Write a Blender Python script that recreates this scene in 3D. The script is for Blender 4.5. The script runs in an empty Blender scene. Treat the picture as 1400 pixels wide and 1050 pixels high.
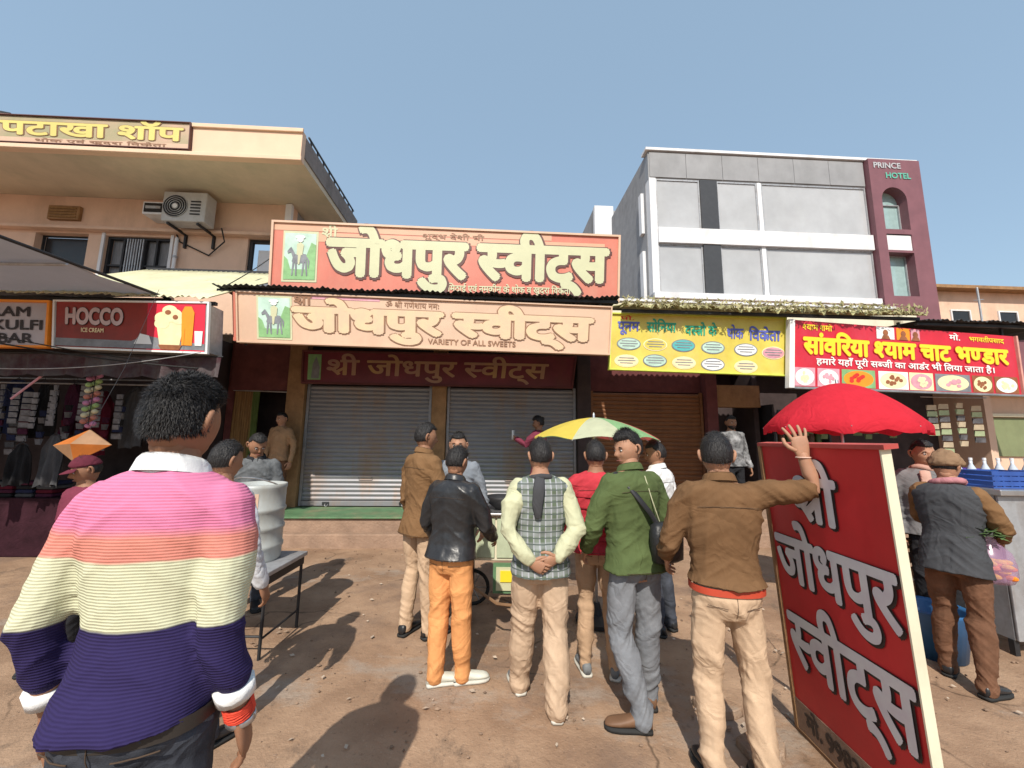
import bpy, math, random
import numpy as np
from mathutils import Vector, Matrix, Euler
random.seed(7); np.random.seed(7)
SC = bpy.context.scene
COL = SC.collection
PI = math.pi
rad = math.radians

# ---------------------------------------------------------------- camera, sky, sun, exposure
cam_data = bpy.data.cameras.new('camera'); cam = bpy.data.objects.new('camera', cam_data); COL.objects.link(cam)
cam_data.sensor_width = 36; cam_data.lens = 36*540/1400; cam_data.clip_end = 2000; cam_data.clip_start = .05
cam.matrix_world = Matrix.Translation((0, 0, 1.68)) @ Matrix.Rotation(rad(90+7.9), 4, 'X') @ Matrix.Rotation(rad(0.7), 4, 'Z')
SC.camera = cam
SUN_EL, SUN_AZ = 45.0, 188.0            # the sun stands behind the camera, a little to the left
world = bpy.data.worlds.new('World'); SC.world = world; world.use_nodes = True
wn = world.node_tree; wn.nodes.clear()
sky = wn.nodes.new('ShaderNodeTexSky'); sky.sky_type = 'NISHITA'; sky.sun_disc = False
sky.sun_elevation = rad(SUN_EL); sky.sun_rotation = rad(SUN_AZ); sky.altitude = 200; sky.air_density = 1.35; sky.dust_density = 1.6; sky.ozone_density = 1.2
bg = wn.nodes.new('ShaderNodeBackground'); bg.inputs[1].default_value = 0.15
wo = wn.nodes.new('ShaderNodeOutputWorld')
hz = wn.nodes.new('ShaderNodeMix'); hz.data_type = 'RGBA'; hz.inputs[0].default_value = .68; hz.inputs[7].default_value = (1.50, 2.12, 2.72, 1)   # dusty haze evens out the sky
wn.links.new(sky.outputs[0], hz.inputs[6]); wn.links.new(hz.outputs[2], bg.inputs[0]); wn.links.new(bg.outputs[0], wo.inputs[0])
sd = bpy.data.lights.new('sun', 'SUN'); sd.energy = 3.3; sd.angle = rad(0.6); sd.color = (1.0, .93, .82)
sun = bpy.data.objects.new('sun', sd); COL.objects.link(sun)
_sv = Vector((math.sin(rad(SUN_AZ))*math.cos(rad(SUN_EL)), math.cos(rad(SUN_AZ))*math.cos(rad(SUN_EL)), math.sin(rad(SUN_EL))))
sun.rotation_euler = _sv.to_track_quat('Z', 'Y').to_euler(); sun.location = _sv*40
SC.view_settings.view_transform = 'Standard'; SC.view_settings.look = 'None'; SC.view_settings.gamma = 1
SC.view_settings.use_curve_mapping = False; SC.view_settings.exposure = 0.62

# ---------------------------------------------------------------- materials
MATS = {}
def mat(name, col, rough=.75, var=.18, scale=6, bump=.0, bscale=30, metal=0, spec=.4, dirt=0, dirtcol=(.12,.085,.06), stretch=(1,1,1), col2=None, bdist=.02, crease=0, sss=0):
    if name in MATS: return MATS[name]
    m = bpy.data.materials.new(name); m.use_nodes = True; nt = m.node_tree; N = nt.nodes; L = nt.links
    b = N['Principled BSDF']; b.inputs['Roughness'].default_value = rough; b.inputs['Metallic'].default_value = metal
    b.inputs['Specular IOR Level'].default_value = spec
    tc = N.new('ShaderNodeTexCoord'); mp = N.new('ShaderNodeMapping'); mp.inputs['Scale'].default_value = stretch
    L.new(tc.outputs['Object'], mp.inputs[0])
    n = N.new('ShaderNodeTexNoise'); n.inputs['Scale'].default_value = scale; n.inputs['Detail'].default_value = 6; n.inputs['Roughness'].default_value = .62
    L.new(mp.outputs[0], n.inputs['Vector'])
    cr = N.new('ShaderNodeValToRGB'); cr.color_ramp.elements[0].position = .3; cr.color_ramp.elements[1].position = .72
    c2 = col2 or tuple(min(1, c*(1+var)) for c in col)
    cr.color_ramp.elements[0].color = (*[c*(1-var) for c in col], 1); cr.color_ramp.elements[1].color = (*c2, 1)
    L.new(n.outputs[0], cr.inputs[0]); out = cr.outputs[0]
    if dirt:
        n2 = N.new('ShaderNodeTexNoise'); n2.inputs['Scale'].default_value = scale*.45; n2.inputs['Detail'].default_value = 9; n2.inputs['Roughness'].default_value = .7
        mp2 = N.new('ShaderNodeMapping'); mp2.inputs['Scale'].default_value = (1,1,.35); mp2.inputs['Location'].default_value = (3.1,1.7,.4)
        L.new(tc.outputs['Object'], mp2.inputs[0]); L.new(mp2.outputs[0], n2.inputs['Vector'])
        r2 = N.new('ShaderNodeValToRGB'); r2.color_ramp.elements[0].position = .48; r2.color_ramp.elements[1].position = .72
        r2.color_ramp.elements[0].color = (0,0,0,1); r2.color_ramp.elements[1].color = (dirt,dirt,dirt,1)
        L.new(n2.outputs[0], r2.inputs[0])
        mx = N.new('ShaderNodeMix'); mx.data_type = 'RGBA'; mx.inputs[7].default_value = (*dirtcol,1)
        L.new(r2.outputs[0], mx.inputs[0]); L.new(out, mx.inputs[6]); out = mx.outputs[2]
    L.new(out, b.inputs['Base Color'])
    if bump:
        nb = N.new('ShaderNodeTexNoise'); nb.inputs['Scale'].default_value = bscale; nb.inputs['Detail'].default_value = 5
        L.new(mp.outputs[0], nb.inputs['Vector'])
        bp = N.new('ShaderNodeBump'); bp.inputs['Strength'].default_value = bump; bp.inputs['Distance'].default_value = bdist
        L.new(nb.outputs[0], bp.inputs['Height']); L.new(bp.outputs[0], b.inputs['Normal'])
        if crease:
            nc = N.new('ShaderNodeTexNoise'); nc.inputs['Scale'].default_value = 5.5; nc.inputs['Detail'].default_value = 2.5; nc.inputs['Roughness'].default_value = .45; nc.inputs['Distortion'].default_value = 1.1
            L.new(mp.outputs[0], nc.inputs['Vector']); r3 = N.new('ShaderNodeMath'); r3.operation = 'PINGPONG'; r3.inputs[1].default_value = .12; L.new(nc.outputs[0], r3.inputs[0])
            b3 = N.new('ShaderNodeBump'); b3.inputs['Strength'].default_value = crease; b3.inputs['Distance'].default_value = .10; L.new(r3.outputs[0], b3.inputs['Height']); L.new(bp.outputs[0], b3.inputs['Normal']); L.new(b3.outputs[0], b.inputs['Normal'])
    if sss: b.inputs['Subsurface Weight'].default_value = sss; b.inputs['Subsurface Radius'].default_value = (.012,.005,.003)
    MATS[name] = m; return m
def cloth(name, col, **k):
    d = dict(rough=.9, var=.13, scale=9, bump=.5, bscale=260, spec=.12, bdist=.0025, crease=.30); d.update(k); return mat(name, col, **d)
def nodes_of(m):
    nt = m.node_tree; return nt.nodes, nt.links, nt.nodes['Principled BSDF']

# ---------------------------------------------------------------- mesh helpers
RA = math.atan(.05); RC, RS = math.cos(RA), math.sin(RA)
def R(u, v, z=0): return (u*RC-v*RS, u*RS+v*RC, z)        # the shop row runs a few degrees off the X axis
def vnorm(a): return a/ (np.linalg.norm(a)+1e-12)
class MB:
    def __init__(s): s.v = []; s.f = []; s.mi = []; s.cur = 0
    def add(s, vs, fs):
        o = len(s.v); s.v.extend([tuple(map(float, p)) for p in vs]); s.f.extend([tuple(i+o for i in f) for f in fs]); s.mi.extend([s.cur]*len(fs)); return s
    def hexa(s, p):       # 8 points: bottom 4 ccw, top 4 ccw
        return s.add(p, [(3,2,1,0),(4,5,6,7),(0,1,5,4),(1,2,6,5),(2,3,7,6),(3,0,4,7)])
    def box(s, x0,x1,y0,y1,z0,z1, f=lambda *a:a):
        return s.hexa([f(x0,y0,z0),f(x1,y0,z0),f(x1,y1,z0),f(x0,y1,z0),f(x0,y0,z1),f(x1,y0,z1),f(x1,y1,z1),f(x0,y1,z1)])
    def rbox(s, *a): return s.box(*a, f=R)
    def quad(s, *p): return s.add(p, [tuple(range(len(p)))])
    def tube(s, pts, r, n=8, cap=True, flat=None, up=None):
        pts = [np.array(p, float) for p in pts]; m = len(pts)
        if not hasattr(r, '__len__'): r = [r]*m
        r = [(a, a) if not hasattr(a, '__len__') else a for a in r]
        tan = []
        for i in range(m):
            a = pts[max(0, i-1)]; b = pts[min(m-1, i+1)]; tan.append(vnorm(b-a))
        ref = np.array(up, float) if up is not None else (np.array([1.,0,0]) if abs(tan[0][0]) < .8 else np.array([0,1.,0]))
        rings = []
        x = vnorm(ref - tan[0]*np.dot(ref, tan[0]))
        P = []; RR = []; T = []
        if cap:
            rr = max(r[0]); 
            for k, q in ((.0,.05),(.35,.75)): P.append(pts[0]-tan[0]*min(r[0])*(1-k)*.9); RR.append((r[0][0]*math.sqrt(1-(1-k)**2+.01), r[0][1]*math.sqrt(1-(1-k)**2+.01))); T.append(tan[0])
        for i in range(m): P.append(pts[i]); RR.append(r[i]); T.append(tan[i])
        if cap:
            for k in (.35, 0): P.append(pts[-1]+tan[-1]*min(r[-1])*(1-k)*.9); RR.append((r[-1][0]*math.sqrt(1-(1-k)**2+.01), r[-1][1]*math.sqrt(1-(1-k)**2+.01))); T.append(tan[-1])
        vs = []
        for p, q, t in zip(P, RR, T):
            x = vnorm(x - t*np.dot(x, t)); y = np.cross(t, x)
            for j in range(n):
                a = 2*PI*j/n; vs.append(p + x*math.cos(a)*q[0] + y*math.sin(a)*q[1])
        k = len(P); fs = []
        for i in range(k-1):
            for j in range(n): fs.append((i*n+j, i*n+(j+1)%n, (i+1)*n+(j+1)%n, (i+1)*n+j))
        fs.append(tuple(range(n-1,-1,-1))); fs.append(tuple((k-1)*n+j for j in range(n)))
        return s.add(vs, fs)
    def loft(s, rings, n=24, e=2.3, T=lambda p: p):   # rings (z, hw, hd, yo[, xo])
        vs = []
        for q in rings:
            z, hw, hd, yo = q[:4]; xo = q[4] if len(q) > 4 else 0
            for j in range(n):
                a = 2*PI*j/n; c, d = math.cos(a), math.sin(a)
                vs.append(T(np.array([xo+hw*math.copysign(abs(c)**(2/e), c), yo+hd*math.copysign(abs(d)**(2/e), d), z])))
        k = len(rings); fs = []
        for i in range(k-1):
            for j in range(n): fs.append((i*n+j, i*n+(j+1)%n, (i+1)*n+(j+1)%n, (i+1)*n+j))
        fs.append(tuple(range(n-1,-1,-1))); fs.append(tuple((k-1)*n+j for j in range(n)))
        return s.add(vs, fs)
    def ball(s, c, r, n=10, m=7):
        if not hasattr(r, '__len__'): r = (r, r, r)
        vs = [(c[0], c[1], c[2]-r[2])]; fs = []
        for i in range(1, m):
            t = -PI/2+PI*i/m
            for j in range(n):
                a = 2*PI*j/n; vs.append((c[0]+r[0]*math.cos(t)*math.cos(a), c[1]+r[1]*math.cos(t)*math.sin(a), c[2]+r[2]*math.sin(t)))
        vs.append((c[0], c[1], c[2]+r[2]))
        for j in range(n): fs.append((0, 1+(j+1)%n, 1+j))
        for i in range(m-2):
            for j in range(n): fs.append((1+i*n+j, 1+i*n+(j+1)%n, 1+(i+1)*n+(j+1)%n, 1+(i+1)*n+j))
        l = len(vs)-1
        for j in range(n): fs.append((l, 1+(m-2)*n+j, 1+(m-2)*n+(j+1)%n))
        return s.add(vs, fs)
    def lathe(s, prof, n=24, c=(0,0,0)):
        vs = []; k = len(prof)
        for r_, z in prof:
            for j in range(n): a = 2*PI*j/n; vs.append((c[0]+r_*math.cos(a), c[1]+r_*math.sin(a), c[2]+z))
        fs = [(i*n+j, i*n+(j+1)%n, (i+1)*n+(j+1)%n, (i+1)*n+j) for i in range(k-1) for j in range(n)]
        return s.add(vs, fs)
    def mesh(s, name, smooth=False):
        me = bpy.data.meshes.new(name); me.from_pydata(s.v, [], s.f)
        if any(s.mi): me.polygons.foreach_set('material_index', s.mi)
        if smooth: me.polygons.foreach_set('use_smooth', [True]*len(me.polygons))
        me.update(); return me
    def build(s, name, m, parent=None, smooth=False, world=True, bevel=0):
        """one mesh object; vertices are given in world space (world=True) or in the parent's space"""
        if parent is not None and world:
            l = parent_loc(parent); s.v = [(a-l[0], b-l[1], c-l[2]) for a, b, c in s.v]
        me = s.mesh(name, smooth); o = bpy.data.objects.new(name, me); COL.objects.link(o)
        for x in (m if isinstance(m, (list, tuple)) else [m]): me.materials.append(x)
        if parent is not None: o.parent = parent
        if bevel:
            bv = o.modifiers.new('bevel', 'BEVEL'); bv.width = bevel; bv.segments = 2; bv.limit_method = 'ANGLE'
        return o
def parent_loc(o):
    l = Vector(o.location)
    while o.parent is not None: o = o.parent; l = l + Vector(o.location)
    return l
def tag(o, label=None, cat=None, group=None, kind=None):
    if label: o['label'] = label
    if cat: o['category'] = cat
    if group: o['group'] = group
    if kind: o['kind'] = kind
    return o
def thing(name, label, cat, loc=(0,0,0), rotz=0, group=None):
    o = bpy.data.objects.new(name, None); COL.objects.link(o); o.location = loc; o.rotation_euler = (0,0,rotz); o.empty_display_size = .1
    return tag(o, label, cat, group)
def copy_thing(o, loc, rotz=None, label=None, parent=None):
    c = o.copy(); COL.objects.link(c); c.location = loc
    if rotz is not None: c.rotation_euler = (0,0,rotz)
    if label: c['label'] = label
    if parent: c.parent = parent
    for ch in list(o.children):
        d = ch.copy(); COL.objects.link(d); d.parent = c
        for g in list(ch.children):
            e = g.copy(); COL.objects.link(e); e.parent = d
    return c

# ---------------------------------------------------------------- lettering
_gc = {}
_tc = bpy.data.curves.new('glyph', 'FONT'); _to = bpy.data.objects.new('glyph', _tc); COL.objects.link(_to); _tc.resolution_u = 4
def _raw(body, off):
    _tc.body = body; _tc.offset = off
    dg = bpy.context.evaluated_depsgraph_get(); dg.update()
    me = bpy.data.meshes.new_from_object(_to.evaluated_get(dg))
    v = [(a.co.x, a.co.y) for a in me.vertices]; f = [tuple(p.vertices) for p in me.polygons]
    bpy.data.meshes.remove(me); return v, f
def glyph(ch, off):
    k = (ch, off)
    if k not in _gc:
        v, f = _raw(ch, off); _gc[k] = (v, f)
    return _gc[k]
_adv = {}
def adv(ch):
    if ch not in _adv:
        ref = 'क' if ord(ch) > 0x900 else 'H'
        if 'r'+ref not in _adv:
            _adv['r'+ref] = max(p[0] for p in _raw(ref+ref, 0)[0])
        _adv[ch] = max(p[0] for p in _raw(ref+ch+ref, 0)[0]) - _adv['r'+ref]
    return _adv[ch]
def cut(v, f, x, keep_left=True):
    """clip polygons at a vertical line"""
    nv, nf = [], []
    for p in f:
        pts = [v[i] for i in p]; out = []
        for i in range(len(pts)):
            a, b = pts[i], pts[(i+1) % len(pts)]
            ia, ib = a[0] <= x, b[0] <= x
            if ia: out.append(a)
            if ia != ib:
                t = (x-a[0])/(b[0]-a[0]); out.append((x, a[1]+t*(b[1]-a[1])))
        if len(out) > 2:
            o = len(nv); nv.extend(out); nf.append(tuple(range(o, o+len(out))))
    return nv, nf
HALF = set('सशचणनबयमलतवपभख')
MATRA_I = 'ि'; VIR = '्'
def layout(text, off=.0):
    V, F = [], []; x = 0
    cnt = [0]
    sh = [(0,0)] + ([(off*math.cos(a), off*math.sin(a)) for a in np.arange(8)*PI/4] if off else [])
    def put(v, f, dx):
        for ox, oy in sh:                       # a bold letter is its thin shape laid over itself, each copy a hair higher
            o = len(V); cnt[0] += 1; z = cnt[0]*.00002
            V.extend([(a+dx+ox, b+oy, z) for a, b in v]); F.extend([tuple(i+o for i in p) for p in f])
    i = 0; t = list(text)
    # move the short i in front of its cluster
    k = 0
    while k < len(t):
        if t[k] == MATRA_I:
            j = k-1
            while j-2 >= 0 and t[j-1] == VIR: j -= 2
            t.insert(j, t.pop(k))
        k += 1
    while i < len(t):
        c = t[i]
        if c == ' ': x += .26; i += 1; continue
        nx = t[i+1] if i+1 < len(t) else ''; nn = t[i+2] if i+2 < len(t) else ''
        if nx == VIR and nn == 'र':                      # bar under the stem
            v, f = glyph(c, 0); put(v, f, x); w = adv(c)
            xs = x + (max(p[0] for p in glyph(c, 0)[0] if p[1] < .12)-.05)
            h = .035
            put([(-.0,.30+h),(-.0,.30-h),(-.24,.10-h),(-.27,.10+h)], [(0,1,2,3)], xs)
            x += w; i += 3; continue
        if c == 'र' and nx == VIR and nn:                # hook above the next letter
            v, f = glyph(nn, 0); put(v, f, x); w = adv(nn)
            pts = [(-.06+.1*math.cos(a), .72+.11*math.sin(a)) for a in np.linspace(-.2, 3.4, 8)]; pi_ = [(-.06+.045*math.cos(a), .72+.055*math.sin(a)) for a in np.linspace(-.2, 3.4, 8)]
            for q in range(7): put([pts[q], pts[q+1], pi_[q+1], pi_[q]], [(0,1,2,3)], x+w)
            x += w; i += 3; continue
        if nx == VIR and nn and nn != ' ' and c in HALF:
            v, f = glyph(c, 0); sr = max(p[0] for p in glyph(c, 0)[0] if p[1] < .12)
            xc = sr-.085; cv, cf = cut(v, f, xc); put(cv, cf, x); x += xc-.0; i += 2; continue
        v, f = glyph(c, 0); put(v, f, x); x += adv(c); i += 1
    return V, F, x
class Panel:
    """a flat sign face from its four corners; s runs right, t runs up"""
    def __init__(s, TL, TR, BL, BR):
        s.c = [np.array(p, float) for p in (TL, TR, BL, BR)]
        s.n = vnorm(np.cross(s.c[1]-s.c[0], s.c[0]-s.c[2]))
        if np.dot(s.n, s.c[0]-np.array([0,0,1.6])) > 0: s.n = -s.n
        s.w = np.linalg.norm(s.c[3]-s.c[2]); s.h = np.linalg.norm(s.c[0]-s.c[2])
    def at(s, a, b, d=0):
        TL, TR, BL, BR = s.c
        return (BL*(1-a)+BR*a)*(1-b) + (TL*(1-a)+TR*a)*b + s.n*d
    def board(s, mb, d0=0, d1=-.04, a0=0, a1=1, b0=0, b1=1):
        f = [s.at(a0,b0,d1), s.at(a1,b0,d1), s.at(a1,b0,d0), s.at(a0,b0,d0), s.at(a0,b1,d1), s.at(a1,b1,d1), s.at(a1,b1,d0), s.at(a0,b1,d0)]
        return mb.hexa(f)
    def rect(s, mb, a0, a1, b0, b1, d): return mb.quad(s.at(a0,b0,d), s.at(a1,b0,d), s.at(a1,b1,d), s.at(a0,b1,d))
    def poly(s, mb, pts, d): return mb.quad(*[s.at(a, b, d) for a, b in pts])
    def disc(s, mb, a, b, ra, rb, d, n=20): return mb.quad(*[s.at(a+ra*math.cos(2*PI*k/n), b+rb*math.sin(2*PI*k/n), d) for k in range(n)])
    def text(s, mb, text, a0, a1, b0, b1, d, off=.0, slant=0):
        """baseline at b0, top line of the letters at b1, width a0..a1"""
        V, F, w = layout(text, off); hh = .62 if any(ord(c) > 0x900 for c in text) else .70
        vs = [s.at(a0+(a1-a0)*(x+slant*y)/w, b0+(b1-b0)*y/hh, d+z) for x, y, z in V]
        return mb.add(vs, F)
def outlined(P, root, text, a0, a1, b0, b1, d, m_face, m_edge=None, off=.0, edge=.035, shift=(0,0), name='lettering', gap=.0045):
    if m_edge:
        q = MB(); P.text(q, text, a0+shift[0], a1+shift[0], b0+shift[1], b1+shift[1], d, off+edge); q.build(name+'_outline', m_edge, root)
    q = MB(); P.text(q, text, a0, a1, b0, b1, d+(gap if m_edge else .001), off); return q.build(name, m_face, root)

# ---------------------------------------------------------------- palette
M = MATS
mat('plaster_beige', (.68,.47,.35), rough=.9, var=.07, scale=2.5, bump=.15, bscale=40, dirt=.45, dirtcol=(.33,.22,.15))
mat('parapet_paint', (.74,.53,.38), rough=.85, var=.05, scale=2, bump=.1, dirt=.25, dirtcol=(.5,.36,.25))
mat('concrete_grey', (.30,.30,.31), rough=.9, var=.14, scale=3, bump=.3, dirt=.5, dirtcol=(.14,.13,.12))
mat('concrete_raw', (.24,.215,.20), rough=.95, var=.2, scale=5, bump=.5, dirt=.6, dirtcol=(.10,.09,.08))
mat('white_paint', (.72,.72,.74), rough=.7, var=.05, scale=3, dirt=.55, dirtcol=(.42,.41,.40))
mat('cream_paint', (.72,.66,.50), rough=.7, var=.08, scale=3, dirt=.45, dirtcol=(.35,.27,.18))
mat('grey_cladding', (.30,.30,.31), rough=.5, var=.12, scale=1.5, dirt=.5, dirtcol=(.17,.17,.17))
mat('maroon_cladding', (.20,.085,.10), rough=.5, var=.12, scale=2, dirt=.25, dirtcol=(.12,.06,.07))
mat('dark_cladding', (.055,.056,.06), rough=.35, var=.1)
mat('pillar_tan', (.30,.17,.08), rough=.85, var=.25, scale=5, bump=.3, dirt=.6, dirtcol=(.12,.07,.04))
mat('dark_wall', (.05,.035,.035), rough=.9, var=.3, scale=4)
mat('maroon_wall', (.12,.035,.035), rough=.85, var=.3, scale=5)
mat('dark_metal', (.035,.035,.038), rough=.55, var=.3, metal=.4)
mat('steel', (.52,.52,.53), rough=.33, var=.1, metal=.85, dirt=.4, dirtcol=(.2,.18,.16))
mat('galvanised', (.42,.43,.45), rough=.5, var=.14, scale=14, metal=.5, dirt=.5, dirtcol=(.2,.14,.10))
mat('shutter_grey', (.25,.25,.27), rough=.5, var=.14, scale=5, metal=.3, dirt=.9, dirtcol=(.30,.20,.14), stretch=(.4,1,3))
mat('shutter_brown', (.20,.085,.035), rough=.6, var=.2, scale=5, metal=.1, dirt=.5, dirtcol=(.08,.03,.02), stretch=(.4,1,3))
mat('green_paint', (.10,.20,.10), rough=.6, var=.25, scale=5, dirt=.7, dirtcol=(.28,.22,.14))
mat('step_stone', (.31,.205,.145), rough=.92, var=.2, scale=5, bump=.5, dirt=.5, dirtcol=(.2,.13,.09))
mat('wood', (.20,.11,.055), rough=.75, var=.3, scale=5, bump=.3, stretch=(1,1,6))
mat('black_rubber', (.02,.02,.02), rough=.8)
mat('black_plastic', (.025,.025,.028), rough=.45)
mat('rust', (.20,.085,.04), rough=.9, var=.4, scale=12, bump=.4)
mat('thatch_sheet', (.42,.40,.20), rough=.85, var=.4, scale=11, bump=.6, bscale=50, dirt=.7, dirtcol=(.16,.13,.06))
mat('sunlit_sheet', (.62,.60,.40), rough=.7, var=.1, scale=4, dirt=.4, dirtcol=(.4,.33,.2))
mat('curtain_brown', (.26,.15,.06), rough=.9, var=.3, scale=6, stretch=(6,6,.6))
_g = mat('glass_pane', (.58,.59,.61), rough=.06, var=.12, scale=.8, spec=.7, dirt=.35, dirtcol=(.40,.39,.37)); _g.node_tree.nodes['Principled BSDF'].inputs['Alpha'].default_value = .66
mat('dark_pane', (.02,.02,.022), rough=.25, var=.1)
mat('light_pane', (.75,.76,.78), rough=.4, var=.06)

# grey tarpaulin that lets some daylight through
m = mat('tarpaulin', (.42,.42,.44), rough=.7, var=.1, scale=2, bump=.4, bscale=6, dirt=.4, dirtcol=(.25,.24,.24))
N, L, b = nodes_of(m); tr = N.new('ShaderNodeBsdfTranslucent'); tr.inputs[0].default_value = (.55,.55,.58,1); ms = N.new('ShaderNodeMixShader'); ms.inputs[0].default_value = .38
L.new(b.outputs[0], ms.inputs[1]); L.new(tr.outputs[0], ms.inputs[2]); L.new(ms.outputs[0], N['Material Output'].inputs[0])

# packed dusty earth over old concrete
def ground_material():
    m = bpy.data.materials.new('dusty_ground'); m.use_nodes = True; N, L, b = nodes_of(m)
    b.inputs['Roughness'].default_value = .93; b.inputs['Specular IOR Level'].default_value = .2
    tc = N.new('ShaderNodeTexCoord')
    def noise(s, d=8, r=.6, loc=(0,0,0), sc=(1,1,1)):
        mp = N.new('ShaderNodeMapping'); mp.inputs['Location'].default_value = loc; mp.inputs['Scale'].default_value = sc; L.new(tc.outputs['Object'], mp.inputs[0])
        n = N.new('ShaderNodeTexNoise'); n.inputs['Scale'].default_value = s; n.inputs['Detail'].default_value = d; n.inputs['Roughness'].default_value = r; L.new(mp.outputs[0], n.inputs['Vector']); return n.outputs[0]
    def ramp(i, p0, c0, p1, c1):
        r = N.new('ShaderNodeValToRGB'); r.color_ramp.elements[0].position = p0; r.color_ramp.elements[1].position = p1
        r.color_ramp.elements[0].color = (*c0,1); r.color_ramp.elements[1].color = (*c1,1); L.new(i, r.inputs[0]); return r.outputs[0]
    def mix(f, a, c):
        x = N.new('ShaderNodeMix'); x.data_type = 'RGBA'; L.new(f, x.inputs[0]); L.new(a, x.inputs[6])
        if isinstance(c, tuple): x.inputs[7].default_value = (*c,1)
        else: L.new(c, x.inputs[7])
        return x.outputs[2]
    base = ramp(noise(1.6), .32, (.235,.145,.092), .7, (.42,.28,.185))
    f1 = ramp(noise(.8, 10, .68, (4,2,0)), .52, (0,0,0), .62, (.75,.75,.75))
    c = mix(f1, base, (.20,.135,.10))                       # damp, trodden patches
    f2 = ramp(noise(.55, 9, .7, (9,5,0), (1,1.7,1)), .56, (0,0,0), .63, (.7,.7,.7))
    c = mix(f2, c, (.33,.27,.22))                           # bare concrete
    f3 = ramp(noise(34, 3, .5, (1,1,0)), .62, (0,0,0), .72, (.4,.4,.4))
    c = mix(f3, c, (.14,.095,.07))                          # specks
    f4 = ramp(noise(55, 2, .5, (7,1,0)), .68, (0,0,0), .76, (.4,.4,.4))
    c = mix(f4, c, (.52,.42,.33))
    vo = N.new('ShaderNodeTexVoronoi'); vo.feature = 'DISTANCE_TO_EDGE'; vo.inputs['Scale'].default_value = 1.15
    wv = N.new('ShaderNodeTexNoise'); wv.inputs['Scale'].default_value = 2.2; wv.inputs['Detail'].default_value = 7; L.new(tc.outputs['Object'], wv.inputs['Vector'])
    wm = N.new('ShaderNodeMix'); wm.data_type = 'RGBA'; wm.inputs[0].default_value = .22; L.new(tc.outputs['Object'], wm.inputs[6]); L.new(wv.outputs[1], wm.inputs[7]); L.new(wm.outputs[2], vo.inputs['Vector'])
    ck = ramp(vo.outputs['Distance'], .0, (1,1,1), .012, (0,0,0)); msk = ramp(noise(.7, 5, .6, (3,8,0)), .50, (0,0,0), .58, (.8,.8,.8))
    mk = N.new('ShaderNodeMix'); mk.data_type = 'RGBA'; mk.blend_type = 'MULTIPLY'; mk.inputs[0].default_value = 1; L.new(ck, mk.inputs[6]); L.new(msk, mk.inputs[7])
    c = mix(mk.outputs[2], c, (.07,.045,.03))               # cracks
    f5 = ramp(noise(2.6, 10, .75, (2,9,0), (1,.55,1)), .57, (0,0,0), .66, (.65,.65,.65))
    c = mix(f5, c, (.13,.095,.07))                          # stains and spilt water marks
    L.new(c, b.inputs['Base Color'])
    bp = N.new('ShaderNodeBump'); bp.inputs['Strength'].default_value = .55; bp.inputs['Distance'].default_value = .03
    L.new(noise(9, 9, .7), bp.inputs['Height']); bp2 = N.new('ShaderNodeBump'); bp2.inputs['Strength'].default_value = .4; bp2.inputs['Distance'].default_value = .008
    L.new(noise(70, 4, .6), bp2.inputs['Height']); L.new(bp.outputs[0], bp2.inputs['Normal']); L.new(bp2.outputs[0], b.inputs['Normal'])
    return m
GROUND = ground_material()

# ---------------------------------------------------------------- ground
from mathutils import noise as mn
def ground():
    V, F = [], []
    n = 150; xs = np.linspace(-6, 7, n); ys = np.linspace(-3, 8.5, n)
    for y in ys:
        for x in xs:
            e = min(1, (x+6)/.8, (7-x)/.8, (y+3)/.8, (8.5-y)/.8)
            V.append((x, y, e*(.012*mn.noise(Vector((x*1.3, y*1.3, 0)))+.006*mn.noise(Vector((x*4.5, y*4.5, 3))))-.004))
    for j in range(n-1):
        for i in range(n-1): F.append((j*n+i, j*n+i+1, (j+1)*n+i+1, (j+1)*n+i))
    q = MB(); q.add(V, F)
    o = q.build('ground', GROUND, smooth=True); tag(o, kind='structure')
    q = MB()
    for a in ((-300,-300,300,-3),(-300,8.5,300,400),(-300,-3,-6,8.5),(7,-3,300,8.5)):
        q.quad((a[0],a[1],-.004),(a[2],a[1],-.004),(a[2],a[3],-.004),(a[0],a[3],-.004))
    tag(q.build('ground', GROUND), kind='structure')
ground()
# dark worn asphalt at the near right
q = MB(); pts = [(1.95,1.75),(3.2,1.72),(4.6,2.2),(4.9,1.0),(2.0,.6)]
q.quad(*[(x,y,.016) for x,y in pts]); tag(q.build('road', mat('asphalt', (.085,.082,.085), rough=.9, var=.25, scale=20, bump=.5, bscale=60, dirt=.8, dirtcol=(.24,.17,.12))), kind='structure')
# stones, grit and litter
q = MB()
for k in range(1100):
    x = random.uniform(-3, 5); y = 1.3+5.2*random.random()**1.3; s = random.choice([.004,.005,.006,.008,.012])*random.uniform(.7,1.3)
    q.ball((x, y, s*.35+.002), (s*random.uniform(.8,1.5), s, s*.6), 5, 4)
tag(q.build('gravel', mat('pebble', (.24,.16,.11), var=.5, scale=3, rough=.9)), 'small loose stones and grit strewn over the dusty ground', 'gravel', kind='stuff')
q = MB()
for k in range(200):
    x = random.uniform(-2.2, 4.5); y = 1.6+4.6*random.random(); s = random.uniform(.006,.026); a = random.uniform(0, PI); c, d = math.cos(a)*s, math.sin(a)*s
    z = .012+random.uniform(0,.006)
    q.add([(x-c,y-d,z),(x+d*.6,y-c*.6,z+.006),(x+c,y+d,z+.003),(x-d*.6,y+c*.6,z)], [(0,1,2,3)])
tag(q.build('litter', mat('paper_scrap', (.45,.36,.28), var=.3, scale=2)), 'tiny pale scraps of paper and leaf scattered on the ground', 'litter', kind='stuff')
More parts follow.
